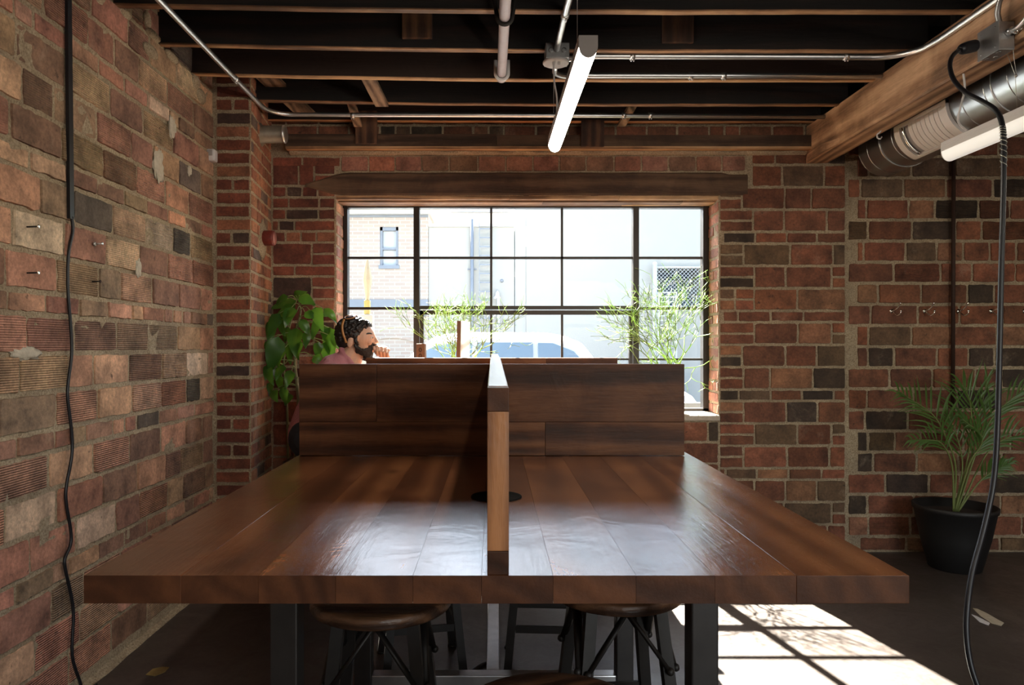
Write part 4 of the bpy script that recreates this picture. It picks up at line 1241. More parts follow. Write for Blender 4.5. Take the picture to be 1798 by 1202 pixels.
# ============================================================ PLANTS
def leaf(mb, base, tip, w, normal, droop=0.15, fold=0.25, n=7, mi=0, col=None):
    base = Vector(base); tip = Vector(tip); d = tip - base; L = d.length; u = d.normalized()
    nn = Vector(normal); nn = (nn - u*nn.dot(u))
    nn = nn.normalized() if nn.length > 1e-4 else u.orthogonal().normalized()
    s = u.cross(nn); vs = []
    for i in range(n+1):
        t = i/n
        ww = w * math.sin(PI*min(1, t**0.62*1.0))**0.8 * (1 - 0.25*t) if 0 < t < 1 else 0.0015
        c = base + d*t + nn*(L*droop*(4*t*(1-t)) ) 
        for k, f in ((-1, 1), (-.5, .35), (0, 0), (.5, .35), (1, 1)):
            vs.append(c + s*ww*k + nn*(abs(k)*ww*fold*(1 if f else 0)) + nn*(0.012*math.sin(t*7+k*2)*abs(k)*L*3))
    fs = [(i*5+k, i*5+k+1, (i+1)*5+k+1, (i+1)*5+k) for i in range(n) for k in range(4)]
    mb.add(vs, fs, mi, col, True)

def pot(name, c, r0, r1, h, mat, parent, lip=.012):
    mb = MB()
    mb.lathe([(0, 0), (r0, 0), (r0+.004, .004), (r0 + (r1-r0)*.5 + .008, h*.5), (r1-.004, h-lip*1.6), (r1+.004, h-lip*1.3), (r1+.006, h), (r1-.004, h), (r1-.012, h-lip*2.5), (0, h-lip*2.6)], c, 44)
    return mb.build(name, mat, parent)

R = random.Random(77)
bp = thing('potted_houseplant', (-1.27, 4.41, 0), 'tall broad leaved green houseplant in the corner behind the bearded person', 'plant')
pot('pot', (-1.27, 4.40, 0), .09, .120, .26, M['pot'], bp)
mb = MB(); mb.lathe([(0, .232), (.105, .228)], (-1.27, 4.40, 0), 24); mb.build('soil', M['soil'], bp)
mb = MB()
sp = smooth_path([(-1.27, 4.41, .22), (-1.22, 4.36, .6), at(524, 712, 4.36), at(521, 670, 4.35), at(518, 640, 4.35), at(519, 610, 4.36), at(522, 575, 4.37), at(528, 545, 4.38), at(524, 530, 4.38)], 5)
mb.tube(sp, [.013 - .008*i/len(sp) for i in range(len(sp))], 10)
for i in range(10, len(sp)-8, 3): mb.ball(sp[i] + Vector((.008*(-1)**i, -.006, 0)), .006, n=6, m=4)
sp2 = smooth_path([(-1.28, 4.42, .22), (-1.28, 4.40, .7), at(503, 690, 4.42), at(498, 640, 4.42), at(505, 590, 4.42), at(515, 550, 4.41)], 5)
mb.tube(sp2, [.010 - .006*i/len(sp2) for i in range(len(sp2))], 8)
mb.build('stalk', M['bark'], bp)
LV = [((520,529),(476,541),13), ((518,535),(478,580),14), ((522,545),(494,562),10), ((526,519),(554,536),11), ((555,539),(568,582),12), ((568,541),(592,569),8),
      ((578,575),(584,630),17), ((572,572),(576,604),11), ((560,600),(556,628),9), ((540,580),(536,612),8), ((520,576),(518,626),15), ((506,574),(500,600),10),
      ((488,590),(474,654),17), ((471,596),(458,630),9), ((462,640),(461,668),7), ((466,644),(480,676),9), ((484,645),(492,672),8), ((489,660),(497,688),8),
      ((480,685),(487,706),9), ((498,680),(502,708),9), ((508,690),(500,712),9), ((550,625),(566,640),10), ((466,565),(459,590),7), ((505,520),(485,534),9),
      ((512,540),(500,575),11), ((528,560),(545,590),9), ((535,548),(556,560),9), ((530,600),(524,632),9), ((500,610),(488,645),11), ((498,640),(484,668),9),
      ((512,650),(500,684),9), ((470,620),(472,655),10), ((545,545),(575,556),9), ((560,560),(548,596),10), ((490,550),(470,590),12), ((478,560),(462,610),10),
      ((508,600),(510,640),10), ((476,670),(470,694),7), ((492,560),(500,590),9), ((585,590),(600,618),10), ((575,600),(570,632),12), ((516,520),(540,512),8)]
ml = MB(); mp = MB()
for i, (a, b, w) in enumerate(LV):
    D = 4.36 + R.uniform(-.09, .07)
    if a[0] > 565: D = 4.44
    if a[0] < 500: D = 4.30 + R.uniform(-.03, .07)
    pa = at(a[0], a[1], D); pb = at(b[0], b[1], D + R.uniform(-.07, .03)); w *= .85
    pa.x = max(pa.x, -1.37); pb.x = max(pb.x, -1.37)
    nrm = Vector((R.uniform(-.5, .5), -1, R.uniform(.1, .8)))
    leaf(ml, pa, pb, w*1.25*D/F, nrm, R.uniform(.02, .16), R.uniform(-.3, .3))
    src = min(sp[8:] + sp2[8:], key=lambda q: (q - pa).length + abs(q.z - pa.z - .02))
    mp.tube(smooth_path([src, (src+pa)/2 + Vector((0, 0, .02)), pa], 4), .0025, 5)
ml.build('foliage', M['leaf'], bp, normals=False); mp.build('leaf_stems', M['stem'], bp)

# areca palm by the right wall
pc = Vector((2.757, 4.22, 0))
pm = thing('potted_palm', pc, 'small feathery palm in a black pot on the floor by the right brick wall', 'plant')
pot('pot', pc, .135, .218, .375, M['pot'], pm, .02)
mb = MB(); mb.lathe([(0, .332), (.19, .325)], pc, 30); mb.build('soil', M['soil'], pm)
FR = [ # rachis pixels, depth end, leaflet length px, leaflet bend
 ([(1688,885),(1678,820),(1662,770),(1640,730),(1605,704),(1578,690)], 4.05, 62, -1),
 ([(1692,885),(1700,800),(1706,740),(1702,700),(1690,676)], 4.15, 80, 0),
 ([(1694,885),(1712,800),(1738,740),(1770,705),(1806,682)], 4.12, 62, 1),
 ([(1688,885),(1672,820),(1655,780),(1630,772),(1600,775)], 4.08, 44, 0),
 ([(1696,885),(1716,850),(1742,828),(1772,815)], 4.15, 34, 0),
 ([(1690,885),(1690,820),(1680,765),(1664,728)], 4.20, 58, 0),
 ([(1692,885),(1697,830),(1712,775),(1722,720),(1735,660)], 4.24, 60, 1),
 ([(1697,885),(1730,800),(1765,770),(1800,765)], 4.2, 50, 0),
 ([(1690,885),(1702,815),(1725,770),(1690,735)], 4.10, 40, 0)]
mr = MB(); mlf = MB(); R = random.Random(12)
for fi, (px, D1, LL, bd) in enumerate(FR):
    n = len(px); pts = [at(x, y, 4.22 + (D1-4.22)*i/(n-1)) for i, (x, y) in enumerate(px)]
    pts[0] = Vector((pc.x + (px[0][0]-1690)*.003, pc.y, .33))
    P = smooth_path(pts, 8); m_ = len(P)
    mr.tube(P, [.006 - .0045*i/m_ for i in range(m_)], 7)
    i0 = int(m_*.42); step = 1
    for i in range(i0, m_, 1 if len(px) < 5 and LL < 50 else 2):
        t = (i-i0)/max(1, m_-1-i0); T = (P[min(m_-1, i+1)] - P[i-1]).normalized()
        side = T.cross(Vector((0, -1, 0.0))).normalized()
        for sgn in (-1, 1):
            L = 1.25*LL*4.15/F * (1 - .35*t) * (0.65 + .5*math.sin(PI*min(1, t+.25))) * R.uniform(.85, 1.1)
            up = .55 + (.25 if bd == 1 else 0)
            d = (T*(.55+.5*t) + side*sgn*(.85-.4*t) + Vector((0, R.uniform(-.35, .15), up*.5))).normalized()
            b = P[i] + T*R.uniform(-.006, .006); e = b + d*L; mid = b + d*L*.5 + Vector((0, 0, .012))
            e.z -= L*R.uniform(.02, .22)
            if e.y > 4.5: e.y = 4.5
            if mid.y > 4.5: mid.y = 4.5
            w = .0066*R.uniform(.8, 1.15)
            mlf.strip(smooth_path([b, mid, e], 3), [w*.3, w*.8, w, w*.95, w*.6, w*.25, .0006][:7], (0, -1, .4), 1.0)
mr.build('frond_stems', M['stem'], pm)
mlf.build('fronds', M['palmleaf'], pm, normals=False)

# pencil cactus like plants on the sill
def twig_plant(base, label, seed, spread, hgt, trunks, lean=0.0, potr=.07):
    R = random.Random(seed)
    t = thing('sill_plant', base, label, 'plant', 'twiggy plants on the window sill')
    pot('pot', base, potr*.8, potr, .11, M['white'], t)
    mb = MB(); mb.lathe([(0, .085), (potr*.85, .083)], base, 20); mb.build('soil', M['soil'], t)
    mb = MB()
    def grow(p, d, L, r, lev):
        q = p + d*L
        q.y = min(max(q.y, WB+.02), WG-.055)
        if q.z < base.z + .05: q.z = base.z + .05
        mid = (p+q)/2 + Vector((R.uniform(-1, 1), R.uniform(-.5, .5), R.uniform(-1, 1)))*L*.09
        mb.tube([p, mid, q], [r, r*.9, r*.8], 5)
        if lev <= 0: return
        for k in range(R.choice([2, 2, 3]) if lev > 1 else R.choice([1, 2, 2])):
            nd_ = (d*1.0 + Vector((R.gauss(0, .62), R.gauss(0, .45), R.gauss(.12, .42)))).normalized()
            grow(q, nd_, L*R.uniform(.62, .95), max(r*.74, .0016), lev-1)
    for i in range(trunks):
        a = R.uniform(-1, 1)
        d = Vector((a*spread + lean, R.uniform(-.3, .3), 1)).normalized()
        grow(Vector(base) + Vector((a*.03, R.uniform(-.02, .02), .08)), d, hgt*R.uniform(.26, .34), .0050, 5)
    mb.build('twigs', M['twig'], t)
    return t
twig_plant(Vector((-.23, 4.655, .886)), 'twiggy light green plant on the sill behind the middle of the table', 5, .42, .62, 6)
twig_plant(Vector((1.165, 4.655, .886)), 'larger twiggy light green plant at the right end of the window sill', 9, .42, .73, 8)

# things standing at the window behind the far screen
def slab(name, px0, px1, py, D, z0, d, mat, label, cat):
    a = at(px0, py, D); b = at(px1, py, D); mb = MB(); mb.box((a.x, D, z0), (b.x, D+d, a.z), bev=.002)
    return tag(mb.build(name, mat), label, cat)
M['kraft'] = plain('brown_board', (0.16, 0.085, 0.05), 0.7, 0, 30, 0.2)
bx = slab('box_file', 731, 746, 603, 4.16, TZ1+.0005, .10, M['kraft'], 'brown upright box with dark letters standing on the table behind the far screen', 'box')
mb = MB(); p = at(738, 614, 4.158)
for k, dz in enumerate((0.0, -.035, -.07)):
    mb.tube([p + Vector((.0075*math.cos(a*PI/10), 0, dz + .011*math.sin(a*PI/10))) for a in range(21)], .0018, 5, cap=False)
mb.build('printed_letters', M['lintel'], bx)
mb = MB(); a = at(802.5, 563, 4.2); b = at(809.5, 563, 4.2)
st_ = thing('book_stand', (-.17, 4.25, TZ1), 'tall dark and white upright board standing on the table against the window light', 'display board')
mb.prism([(a.x-.012, 4.2, TZ1+.0005), (b.x-.012, 4.2, TZ1+.0005), (b.x, 4.2, a.z), (a.x, 4.2, a.z)], (0, .02, 0)); mb.build('dark_side', M['kraft'], st_)
mb = MB(); mb.prism([(b.x-.012, 4.2, TZ1+.0005), (b.x+.042, 4.24, TZ1+.0005), (b.x+.048, 4.24, a.z-.004), (b.x, 4.2, a.z)], (0.003, .012, 0)); mb.build('white_side', M['paper'], st_)

# ============================================================ THE PERSON
def skin_mat():
    m, nt, b = newmat('skin')
    n = noise_(nt, coords(nt), 30, 3)
    nt.links.new(mixc(nt, n, (0.50, 0.29, 0.20), (0.64, 0.41, 0.30)), b.inputs['Base Color'])
    b.inputs['Roughness'].default_value = 0.5; b.inputs['Subsurface Weight'].default_value = 0.12
    b.inputs['Subsurface Radius'].default_value = (0.01, 0.004, 0.002)
    return m
M['skin'] = skin_mat()
M['hair'] = plain('dark_curly_hair', (0.008, 0.006, 0.006), 0.45, 0, 60, 0.5, 0.3)
M['beard'] = plain('dark_beard', (0.010, 0.007, 0.006), 0.6, 0, 120, 0.6, 0.8)
def shirt_mat():
    m, nt, b = newmat('dusty_pink_shirt')
    v = coords(nt); n = noise_(nt, v, 9, 4, 0.6, 1.0)
    nt.links.new(mixc(nt, n, (0.34, 0.12, 0.15), (0.56, 0.26, 0.29)), b.inputs['Base Color']); b.inputs['Roughness'].default_value = 0.85
    bump(nt, b, n, 0.8, 0.02); return m
M['shirt'] = shirt_mat()
M['jeans'] = plain('dark_trousers', (0.02, 0.022, 0.03), 0.85, 0, 60, 0.3, 0.2)
M['shoe'] = plain('dark_leather', (0.02, 0.014, 0.01), 0.5, 0, 40, 0.3)
M['tee'] = plain('white_undershirt', (0.7, 0.7, 0.7), 0.85, 0, 40, 0.05)
M['tortoise'] = plain('amber_glasses_frame', (0.36, 0.17, 0.05), 0.3, 0, 60, 0.4)
M['lens'] = plain('mirror_lens', (0.10, 0.11, 0.14), 0.08, 0.6, 5, 0.1)
M['eyewhite'] = plain('eye_white', (0.6, 0.57, 0.54), 0.3, 0, 5, 0.02)

YP = 4.14
SK = 4.14/F
def hp(px, py, dy=0.0): return Vector(((px-CX)*SK, YP + dy, EYE - (py-CY)*SK))
person = thing('person', (-1.0, YP, 0), 'bearded person in a pink shirt with sunglasses on their head, hand at mouth, facing right', 'person')
def remesh(o, vox, sm=4, fac=.5):
    r_ = o.modifiers.new('remesh', 'REMESH'); r_.mode = 'VOXEL'; r_.voxel_size = vox; r_.use_smooth_shade = True
    s_ = o.modifiers.new('smooth', 'SMOOTH'); s_.iterations = sm; s_.factor = fac
    return o
tilt = Matrix.Rotation(math.radians(-4), 3, 'Y')
mb = MB()
# skull, face block, jaw
mb.ball(hp(621, 586), (.094, .076, .088), None, 28, 20)
mb.ball(hp(636, 592), (.074, .062, .085), None, 24, 18)
mb.ball(hp(637, 606), (.058, .052, .060), None, 20, 14)
mb.ball(hp(646, 616), (.032, .034, .026), None, 16, 12)          # chin
mb.cap_tube(hp(628, 612, -.038), hp(645, 617, -.012), .020, .018); mb.cap_tube(hp(628, 612, .038), hp(645, 617, .012), .020, .018)
# brow ridge, nose, cheeks, lips
mb.cap_tube(hp(651.5, 588, -.030), hp(655, 587.5, -.006), .010, .011); mb.cap_tube(hp(651.5, 588, .030), hp(655, 587.5, .006), .010, .011)
mb.cap_tube(hp(655.5, 588), hp(661, 599), .0075, .011)
mb.ball(hp(661.2, 600), (.0125, .012, .0095), None, 12, 8)
for s_ in (-1, 1):
    mb.ball(hp(657.5, 602, .011*s_), (.010, .007, .007), None, 10, 8)
    mb.ball(hp(649.5, 600, .032*s_), (.020, .016, .022), None, 14, 10)
    # ears
    mb.ball(hp(619, 601, .073*s_), (.017, .007, .031), Matrix.Rotation(math.radians(12), 3, 'Y'), 14, 12)
mb.ball(hp(656, 607.5), (.012, .020, .0055), None, 12, 8); mb.ball(hp(655, 610.5), (.012, .018, .006), None, 12, 8)
# neck and torso core
mb.cap_tube(hp(621, 612), hp(604, 640), .054, .062, 20)
mb.cap_tube(hp(628, 616), hp(618, 642), .040, .050, 18)
mb.cap_tube((-.93, YP, 1.15), (-1.02, YP, .93), .095, .095, 20)
mb.cap_tube((-1.02, YP, .93), (-1.06, YP, .78), .11, .12, 20)
mb.cap_tube((-.93, YP-.10, 1.14), (-.93, YP+.10, 1.14), .055, .055, 16)
# arms: near arm rests on the table, far arm props the head
SHn, ELn, WRn = Vector((-.92, YP-.185, 1.155)), Vector((-.83, YP-.235, .965)), Vector((-.79, YP-.30, 0.962))
SHf, ELf, WRf = Vector((-.92, YP+.185, 1.155)), Vector((-.60, YP+.13, .965)), Vector((-.590, YP+.03, 1.195))
ELn = Vector((-.90, YP-.26, .955)); WRn = Vector((-.68, YP-.30, .966))
for a, b, c in ((SHn, ELn, WRn), (SHf, ELf, WRf)):
    mb.cap_tube(a, b, .047, .038, 16); mb.cap_tube(b, c, .037, .025, 16)
# fist at the mouth: palm, four curled fingers, thumb
H = hp(670, 616, .0)
mb.cap_tube(WRf, H + Vector((.006, 0, -.02)), .025, .026, 14)
for k in range(4):
    x = 662.5 + 6.3*k; y = 608.5 + 1.0*k + .5*k*k*.4
    a = hp(x+1, y+1, .012); kn = hp(x, y, -.006); m1 = hp(x+.5, y+7.5, -.030); m2 = hp(x+1, y+13.5, -.024); m3 = hp(x+.5, y+15, -.006)
    r = (.0088, .0092, .0088, .0078)[k]
    mb.cap_tube(a, kn, r*1.1, r*1.08, 10); mb.cap_tube(kn, m1, r*1.05, r, 10); mb.cap_tube(m1, m2, r*.98, r*.9, 10); mb.cap_tube(m2, m3, r*.9, r*.8, 10)
mb.ball(hp(673, 615, .010), (.034, .020, .030), Matrix.Rotation(math.radians(15), 3, 'Y'), 16, 12)
mb.cap_tube(hp(664, 622, -.006), hp(659.5, 616, -.022), .0105, .0095, 10); mb.cap_tube(hp(659.5, 616, -.022), hp(657.5, 610, -.024), .0092, .0078, 10)
# near hand lying on the table
Hn = Vector((-.625, YP-.31, .945))
mb.ball(Hn, (.042, .036, .018), None, 14, 10); mb.cap_tube(WRn, Hn + Vector((-.02, 0, .002)), .024, .02, 12)
for k in range(4):
    yk = -.027 + .018*k; a = Hn + Vector((.030, yk, .002)); b = a + Vector((.034 + .004*(k in (1, 2)), yk*.15, .002)); c = b + Vector((.030, yk*.1, -.011))
    mb.cap_tube(a, b, .0092, .0085, 10); mb.cap_tube(b, c, .0083, .0070, 10)
mb.cap_tube(Hn + Vector((-.012, .034, 0)), Hn + Vector((.018, .055, -.006)), .0105, .0095, 10); mb.cap_tube(Hn + Vector((.018, .055, -.006)), Hn + Vector((.044, .058, -.010)), .0092, .0078, 10)
# legs
HPn, HPf = Vector((-1.06, YP-.09, .775)), Vector((-1.06, YP+.09, .775))
KNn, KNf = Vector((-.66, YP-.13, .765)), Vector((-.66, YP+.11, .765))
ANn, ANf = Vector((-.70, YP-.13, .36)), Vector((-.66, YP+.10, .36))
for a, b, c in ((HPn, KNn, ANn), (HPf, KNf, ANf)):
    mb.cap_tube(a, b, .078, .052, 18); mb.cap_tube(b, c, .050, .034, 16); mb.cap_tube(c, c + Vector((.10, 0, -.045)), .032, .026, 12)
body = remesh(mb.build('body', M['skin'], person), .0030, 2)
# eyes and brows
for s_ in (-1, 1):
    mb = MB(); mb.ball(hp(653.6, 592.6, .0300*s_), (.0100, .0105, .0085), None, 14, 10); e_ = mb.build('eye', M['eyewhite'], person)
    mb = MB(); mb.ball(hp(655.9, 592.8, .0315*s_), (.0040, .0050, .0050), None, 10, 8); mb.build('iris', M['hair'], e_)
    mb = MB(); mb.tube(smooth_path([hp(642.5, 589.5, .052*s_), hp(647, 586, .046*s_), hp(652, 585.6, .034*s_), hp(656, 588, .014*s_)], 4), [.003, .004, .005, .006, .0065, .0065, .0065, .006, .006, .006, .005, .004, .003][:13], 8); mb.build('eyebrow', M['hair'], person)
    mb = MB(); mb.tube(smooth_path([hp(648.0, 592.5, .044*s_), hp(652.3, 590.3, .038*s_), hp(656.8, 591.6, .027*s_)], 4), .0022, 6); mb.build('eyelid', M['skin'], person)
# curly hair
R = random.Random(4); mb = MB()
mb.ball(hp(618, 583.5), (.100, .081, .091), None, 26, 18)
mb.ball(hp(607, 596), (.060, .066, .060), None, 20, 14)
cent = hp(619, 584)
def hair_ok(p):
    X = CX + p.x/SK; Yp = CY - (p.z-EYE)/SK
    if X > 645 and Yp > 571: return False
    if X > 631 and Yp > 577 + (645-X)*.5: return False
    if Yp > 612: return False
    if X > 622 and Yp > 604: return False
    if 612 < X < 627 and Yp > 590: return False
    return True
for k in range(1400):
    d = Vector((R.gauss(0, 1), R.gauss(0, 1), R.gauss(0, 1))).normalized()
    p = cent + Vector((d.x*.101, d.y*.082, d.z*.094))
    if not hair_ok(p): continue
    front = CX + p.x/SK > 630
    if front or R.random() < .35: mb.ball(p + d*R.uniform(-.004, .006 if front else .002), R.uniform(.006, .0105), None, 7, 5)
for k in range(150):                                    # forelock
    x = R.uniform(630, 650); y = 563 + (x-630)*.35 + R.uniform(-4, 6)
    mb.ball(hp(x, y, R.uniform(-.05, .05)), R.uniform(.006, .010), None, 7, 5)
for s_ in (-1, 1):                                      # sideburns
    for k in range(26):
        t = k/25; mb.ball(hp(629 - 1*t + R.uniform(-2, 2), 588 + 22*t, s_*(.066 + .004*math.sin(t*3))), R.uniform(.005, .008), None, 7, 5)
hair = remesh(mb.build('hair', M['hair'], person), .0028, 1)
hb = hair.data
# beard
mb = MB(); R = random.Random(6)
for s_ in (-1, 1):
    for k in range(330):
        t = R.random(); q = R.random()
        x = 628 + 26*t; top = 606 + 8*math.sin(PI*min(1, t*1.0))*1.0 - (4 if t > .8 else 0); bot = 617 + 11*t if t < .75 else 625 - (t-.75)*14
        y = top + (bot-top)*q; yy = (.061 - .040*t**1.6) * (1 - .25*q)
        mb.ball(hp(x, y, s_*yy), R.uniform(.006, .010), None, 7, 5)
for k in range(160):
    mb.ball(hp(R.uniform(640, 652), R.uniform(614, 632) , R.uniform(-.025, .025)), R.uniform(.007, .011), None, 7, 5)
for k in range(60):
    mb.ball(hp(R.uniform(652, 659), R.uniform(603.5, 606.5), R.uniform(-.024, .024)), R.uniform(.0045, .006), None, 7, 5)
remesh(mb.build('beard', M['beard'], person), .003, 1)
# sunglasses pushed up on the head
sg = thing('sunglasses', hp(612, 560), 'amber framed sunglasses pushed up on the hair of the bearded person', 'sunglasses')
mb = MB()
for s_ in (-1, 1):
    mb = MB(); mb.tube(smooth_path([hp(609, 561, .078*s_), hp(606.5, 572, .087*s_), hp(607.5, 584, .087*s_), hp(611, 596, .082*s_), hp(613, 602, .079*s_)], 4), .0030, 8, flat=2.2); mb.build('temple_arm', M['tortoise'], sg)

mb = MB()
for s_ in (-1, 1):
    c = hp(617, 556.5, .036*s_); rot = Matrix.Rotation(math.radians(s_*-22), 3, 'X') @ Matrix.Rotation(math.radians(-6), 3, 'Y')
    mb.ball(c, (.030, .033, .004), rot, 20, 8)
mb.build('lens', M['lens'], sg)
mb = MB()
for s_ in (-1, 1):
    c = hp(617, 556.5, .036*s_); rot = Matrix.Rotation(math.radians(s_*-22), 3, 'X') @ Matrix.Rotation(math.radians(-6), 3, 'Y')
    mb.tube([c + rot @ Vector((.031*math.cos(a*PI/12), .034*math.sin(a*PI/12), 0)) for a in range(25)], .0032, 8, cap=False)
mb.tube([hp(617, 555.4, -.008), hp(617, 554.8, 0), hp(617, 555.4, .008)], .003, 8)
mb.build('lens_rim', M['tortoise'], sg)
# clothing
mb = MB()
mb.cap_tube((-.915, YP, 1.155), (-1.03, YP, .93), .128, .125, 22); mb.cap_tube((-1.03, YP, .93), (-1.07, YP, .80), .128, .135, 22)
mb.cap_tube((-.925, YP-.13, 1.155), (-.925, YP+.13, 1.155), .078, .078, 18)
mb.cap_tube(hp(606, 628), hp(598, 645), .055, .085, 20)
for a, b, c in ((SHn, ELn, WRn), (SHf, ELf, WRf)):
    mb.cap_tube(a, b, .060, .052, 18); mb.cap_tube(b, b + (c-b)*.45, .050, .046, 18)
for s_ in (-1, 1):
    mb.cap_tube(hp(603, 615, .030*s_), hp(622, 640, .062*s_), .020, .016, 10); mb.cap_tube(hp(622, 640, .062*s_), hp(631, 644, .030*s_), .016, .010, 10)
mb.cap_tube(hp(602, 614, -.03), hp(602, 614, .03), .021, .021, 12)
remesh(mb.build('shirt', M['shirt'], person), .0055, 5)
mb = MB(); mb.ball(hp(628, 646), (.040, .050, .026), None, 16, 12); mb.build('undershirt', M['tee'], person)
mb = MB()
mb.cap_tube((-1.06, YP-.06, .79), (-1.06, YP+.06, .79), .125, .125, 20)
for a, b, c in ((HPn, KNn, ANn), (HPf, KNf, ANf)):
    mb.cap_tube(a, b, .092, .064, 20); mb.cap_tube(b, c, .062, .052, 18)
remesh(mb.build('trousers', M['jeans'], person), .008, 4)
for c in (ANn, ANf):
    mb = MB(); f0 = c + Vector((-.03, 0, -.055)); mb.cap_tube(f0, f0 + Vector((.17, 0, -.02)), .042, .034, 16); mb.cap_tube(f0, f0 + Vector((.01, 0, .06)), .042, .042, 14)
    remesh(mb.build('shoe', M['shoe'], person), .006, 3)

# ============================================================ THE STREET
def ex(px, D): return (px-CX)*D/F
def ez(py, D): return EYE-(py-CY)*D/F
def facade_mat(name, c1, c2, mo):
    m, nt, b = newmat(name); v = coords(nt, src='Object')
    sp_ = nd(nt, 'ShaderNodeSeparateXYZ'); nt.links.new(v, sp_.inputs[0])
    cb = nd(nt, 'ShaderNodeCombineXYZ'); nt.links.new(math_(nt, 'ADD', sp_.outputs[0], sp_.outputs[1]), cb.inputs[0]); nt.links.new(sp_.outputs[2], cb.inputs[1])
    t = nd(nt, 'ShaderNodeTexBrick'); nt.links.new(cb.outputs[0], t.inputs['Vector'])
    t.inputs['Color1'].default_value = c1 + (1,); t.inputs['Color2'].default_value = c2 + (1,); t.inputs['Mortar'].default_value = mo + (1,)
    t.inputs['Scale'].default_value = 1.0; t.inputs['Brick Width'].default_value = .21; t.inputs['Row Height'].default_value = .072; t.inputs['Mortar Size'].default_value = .009
    nt.links.new(t.outputs['Color'], b.inputs['Base Color']); b.inputs['Roughness'].default_value = .9
    return m
M['streetbrick'] = facade_mat('pale_street_brick', (.40, .31, .26), (.44, .36, .30), (.48, .43, .38))
M['stucco'] = plain('beige_stucco', (0.43, 0.405, 0.37), 0.9, 0, 3, 0.04)
M['whitewall'] = plain('white_wall_paint', (0.60, 0.58, 0.55), 0.85, 0, 2, 0.03)
M['asphalt'] = plain('asphalt', (0.065, 0.065, 0.065), 0.9, 0, 8, 0.2, 0.2)
M['walk'] = plain('pale_pavement', (0.15, 0.145, 0.14), 0.9, 0, 6, 0.1)
M['bluetrim'] = plain('grey_blue_trim', (0.20, 0.215, 0.25), 0.6, 0, 6, 0.1)
M['bluedark'] = plain('dark_blue_panel', (0.10, 0.16, 0.26), 0.6, 0, 3, 0.2)  # plain dark blue for the panel behind the fence
M['carwhite'] = plain('white_car_paint', (0.78, 0.78, 0.78), 0.3, 0, 3, 0.02, coat=.6)
M['cargrey'] = plain('silver_car_paint', (0.36, 0.38, 0.40), 0.3, 0.4, 3, 0.04, coat=.6)
M['carglass'] = plain('tinted_car_glass', (0.20, 0.26, 0.31), 0.12, 0, 3, 0.1, coat=.4)
M['tyre'] = plain('tyre_rubber', (0.02, 0.02, 0.02), 0.8, 0, 20, 0.2)
M['pane'] = plain('bright_sash_glass', (0.50, 0.50, 0.52), 0.25, 0, 2, 0.05)
M['yellow'] = plain('yellow_paint', (0.60, 0.48, 0.18), 0.6, 0, 6, 0.1)
M['creamfab'] = plain('cream_canvas', (0.62, 0.53, 0.38), 0.85, 0, 12, 0.15)

mb = MB(); mb.box((-30, 6.6, -.26), (30, 34, -.14)); struct(mb.build('street', M['asphalt'], loc=(0, 0, 0)))
mb = MB(); mb.box((-30, WG+.056, -.25), (30, 6.6, -.02)); mb.box((-30, 12.4, -.25), (30, 13.9, -.02)); struct(mb.build('pavement', M['walk'], loc=(0, 0, 0)))

# brick house across the road
DB = 14.0
bh = thing('brick_building', (-2.9, DB+2, 0), 'pale brick building across the street with a blue framed sash window', 'building')
x0, x1 = ex(430, DB), ex(752, DB)
wx0, wx1, wz0, wz1 = ex(667, DB), ex(699.5, DB), ez(470, DB), ez(398, DB)
mb = MB(); ztp = ez(377, DB)
mb.box((x0, DB, 0), (wx0, DB+4, ztp)); mb.box((wx1, DB, 0), (x1, DB+4, ztp)); mb.box((wx0, DB, 0), (wx1, DB+4, wz0)); mb.box((wx0, DB, wz1), (wx1, DB+4, ztp)); mb.box((wx0, DB+.15, wz0), (wx1, DB+4, wz1))
mb.build('brick_wall', M['streetbrick'], bh)
mb = MB(); mb.box((x0, DB-.12, ztp), (x1+.05, DB+4, ztp+.10)); mb.box((x0, DB-.3, ztp+.10), (x1+.3, DB+4, ztp+.5)); mb.build('cornice', M['whitewall'], bh)
mb = MB()
mb.box((x0, DB-.05, ez(540, DB)), (x1, DB, ez(526, DB))); mb.box((x0, DB-.02, ztp-.05), (x1, DB, ztp)); mb.build('band_course', M['bluetrim'], bh)
mb = MB(); t_ = .05
mb.box((wx0, DB+.02, wz0), (wx0+t_, DB+.12, wz1)); mb.box((wx1-t_, DB+.02, wz0), (wx1, DB+.12, wz1)); mb.box((wx0, DB+.02, wz1-.07), (wx1, DB+.12, wz1)); mb.box((wx0-.02, DB-.03, wz0-.02), (wx1+.02, DB+.12, wz0+.05)); mb.box((wx0, DB+.03, ez(438, DB)), (wx1, DB+.1, ez(434.5, DB)))
wf = mb.build('window_frame', M['bluetrim'], bh)
mb = MB(); mb.box((wx0+t_, DB+.1, wz0+.05), (wx1-t_, DB+.11, wz1-.07)); mb.build('pane', M['pane'], wf)
mb = MB(); cx_ = ex(690, DB); 
for k in range(14):
    a0, a1 = PI*k/14, PI*(k+1)/14; r0, r1 = .62, .74
    mb.prism([(cx_+r*math.cos(a), DB-.03, 1.15+.55*r*math.sin(a)) for r, a in ((r0, a0), (r1, a0), (r1, a1), (r0, a1))], (0, .03, 0))
mb.build('arch', M['streetbrick'], bh)
mb = MB(); mb.box((x1-.16, DB-.02, ez(555, DB)), (x1-.04, DB, ez(545, DB))); mb.build('wall_plaque', M['bluetrim'], bh)

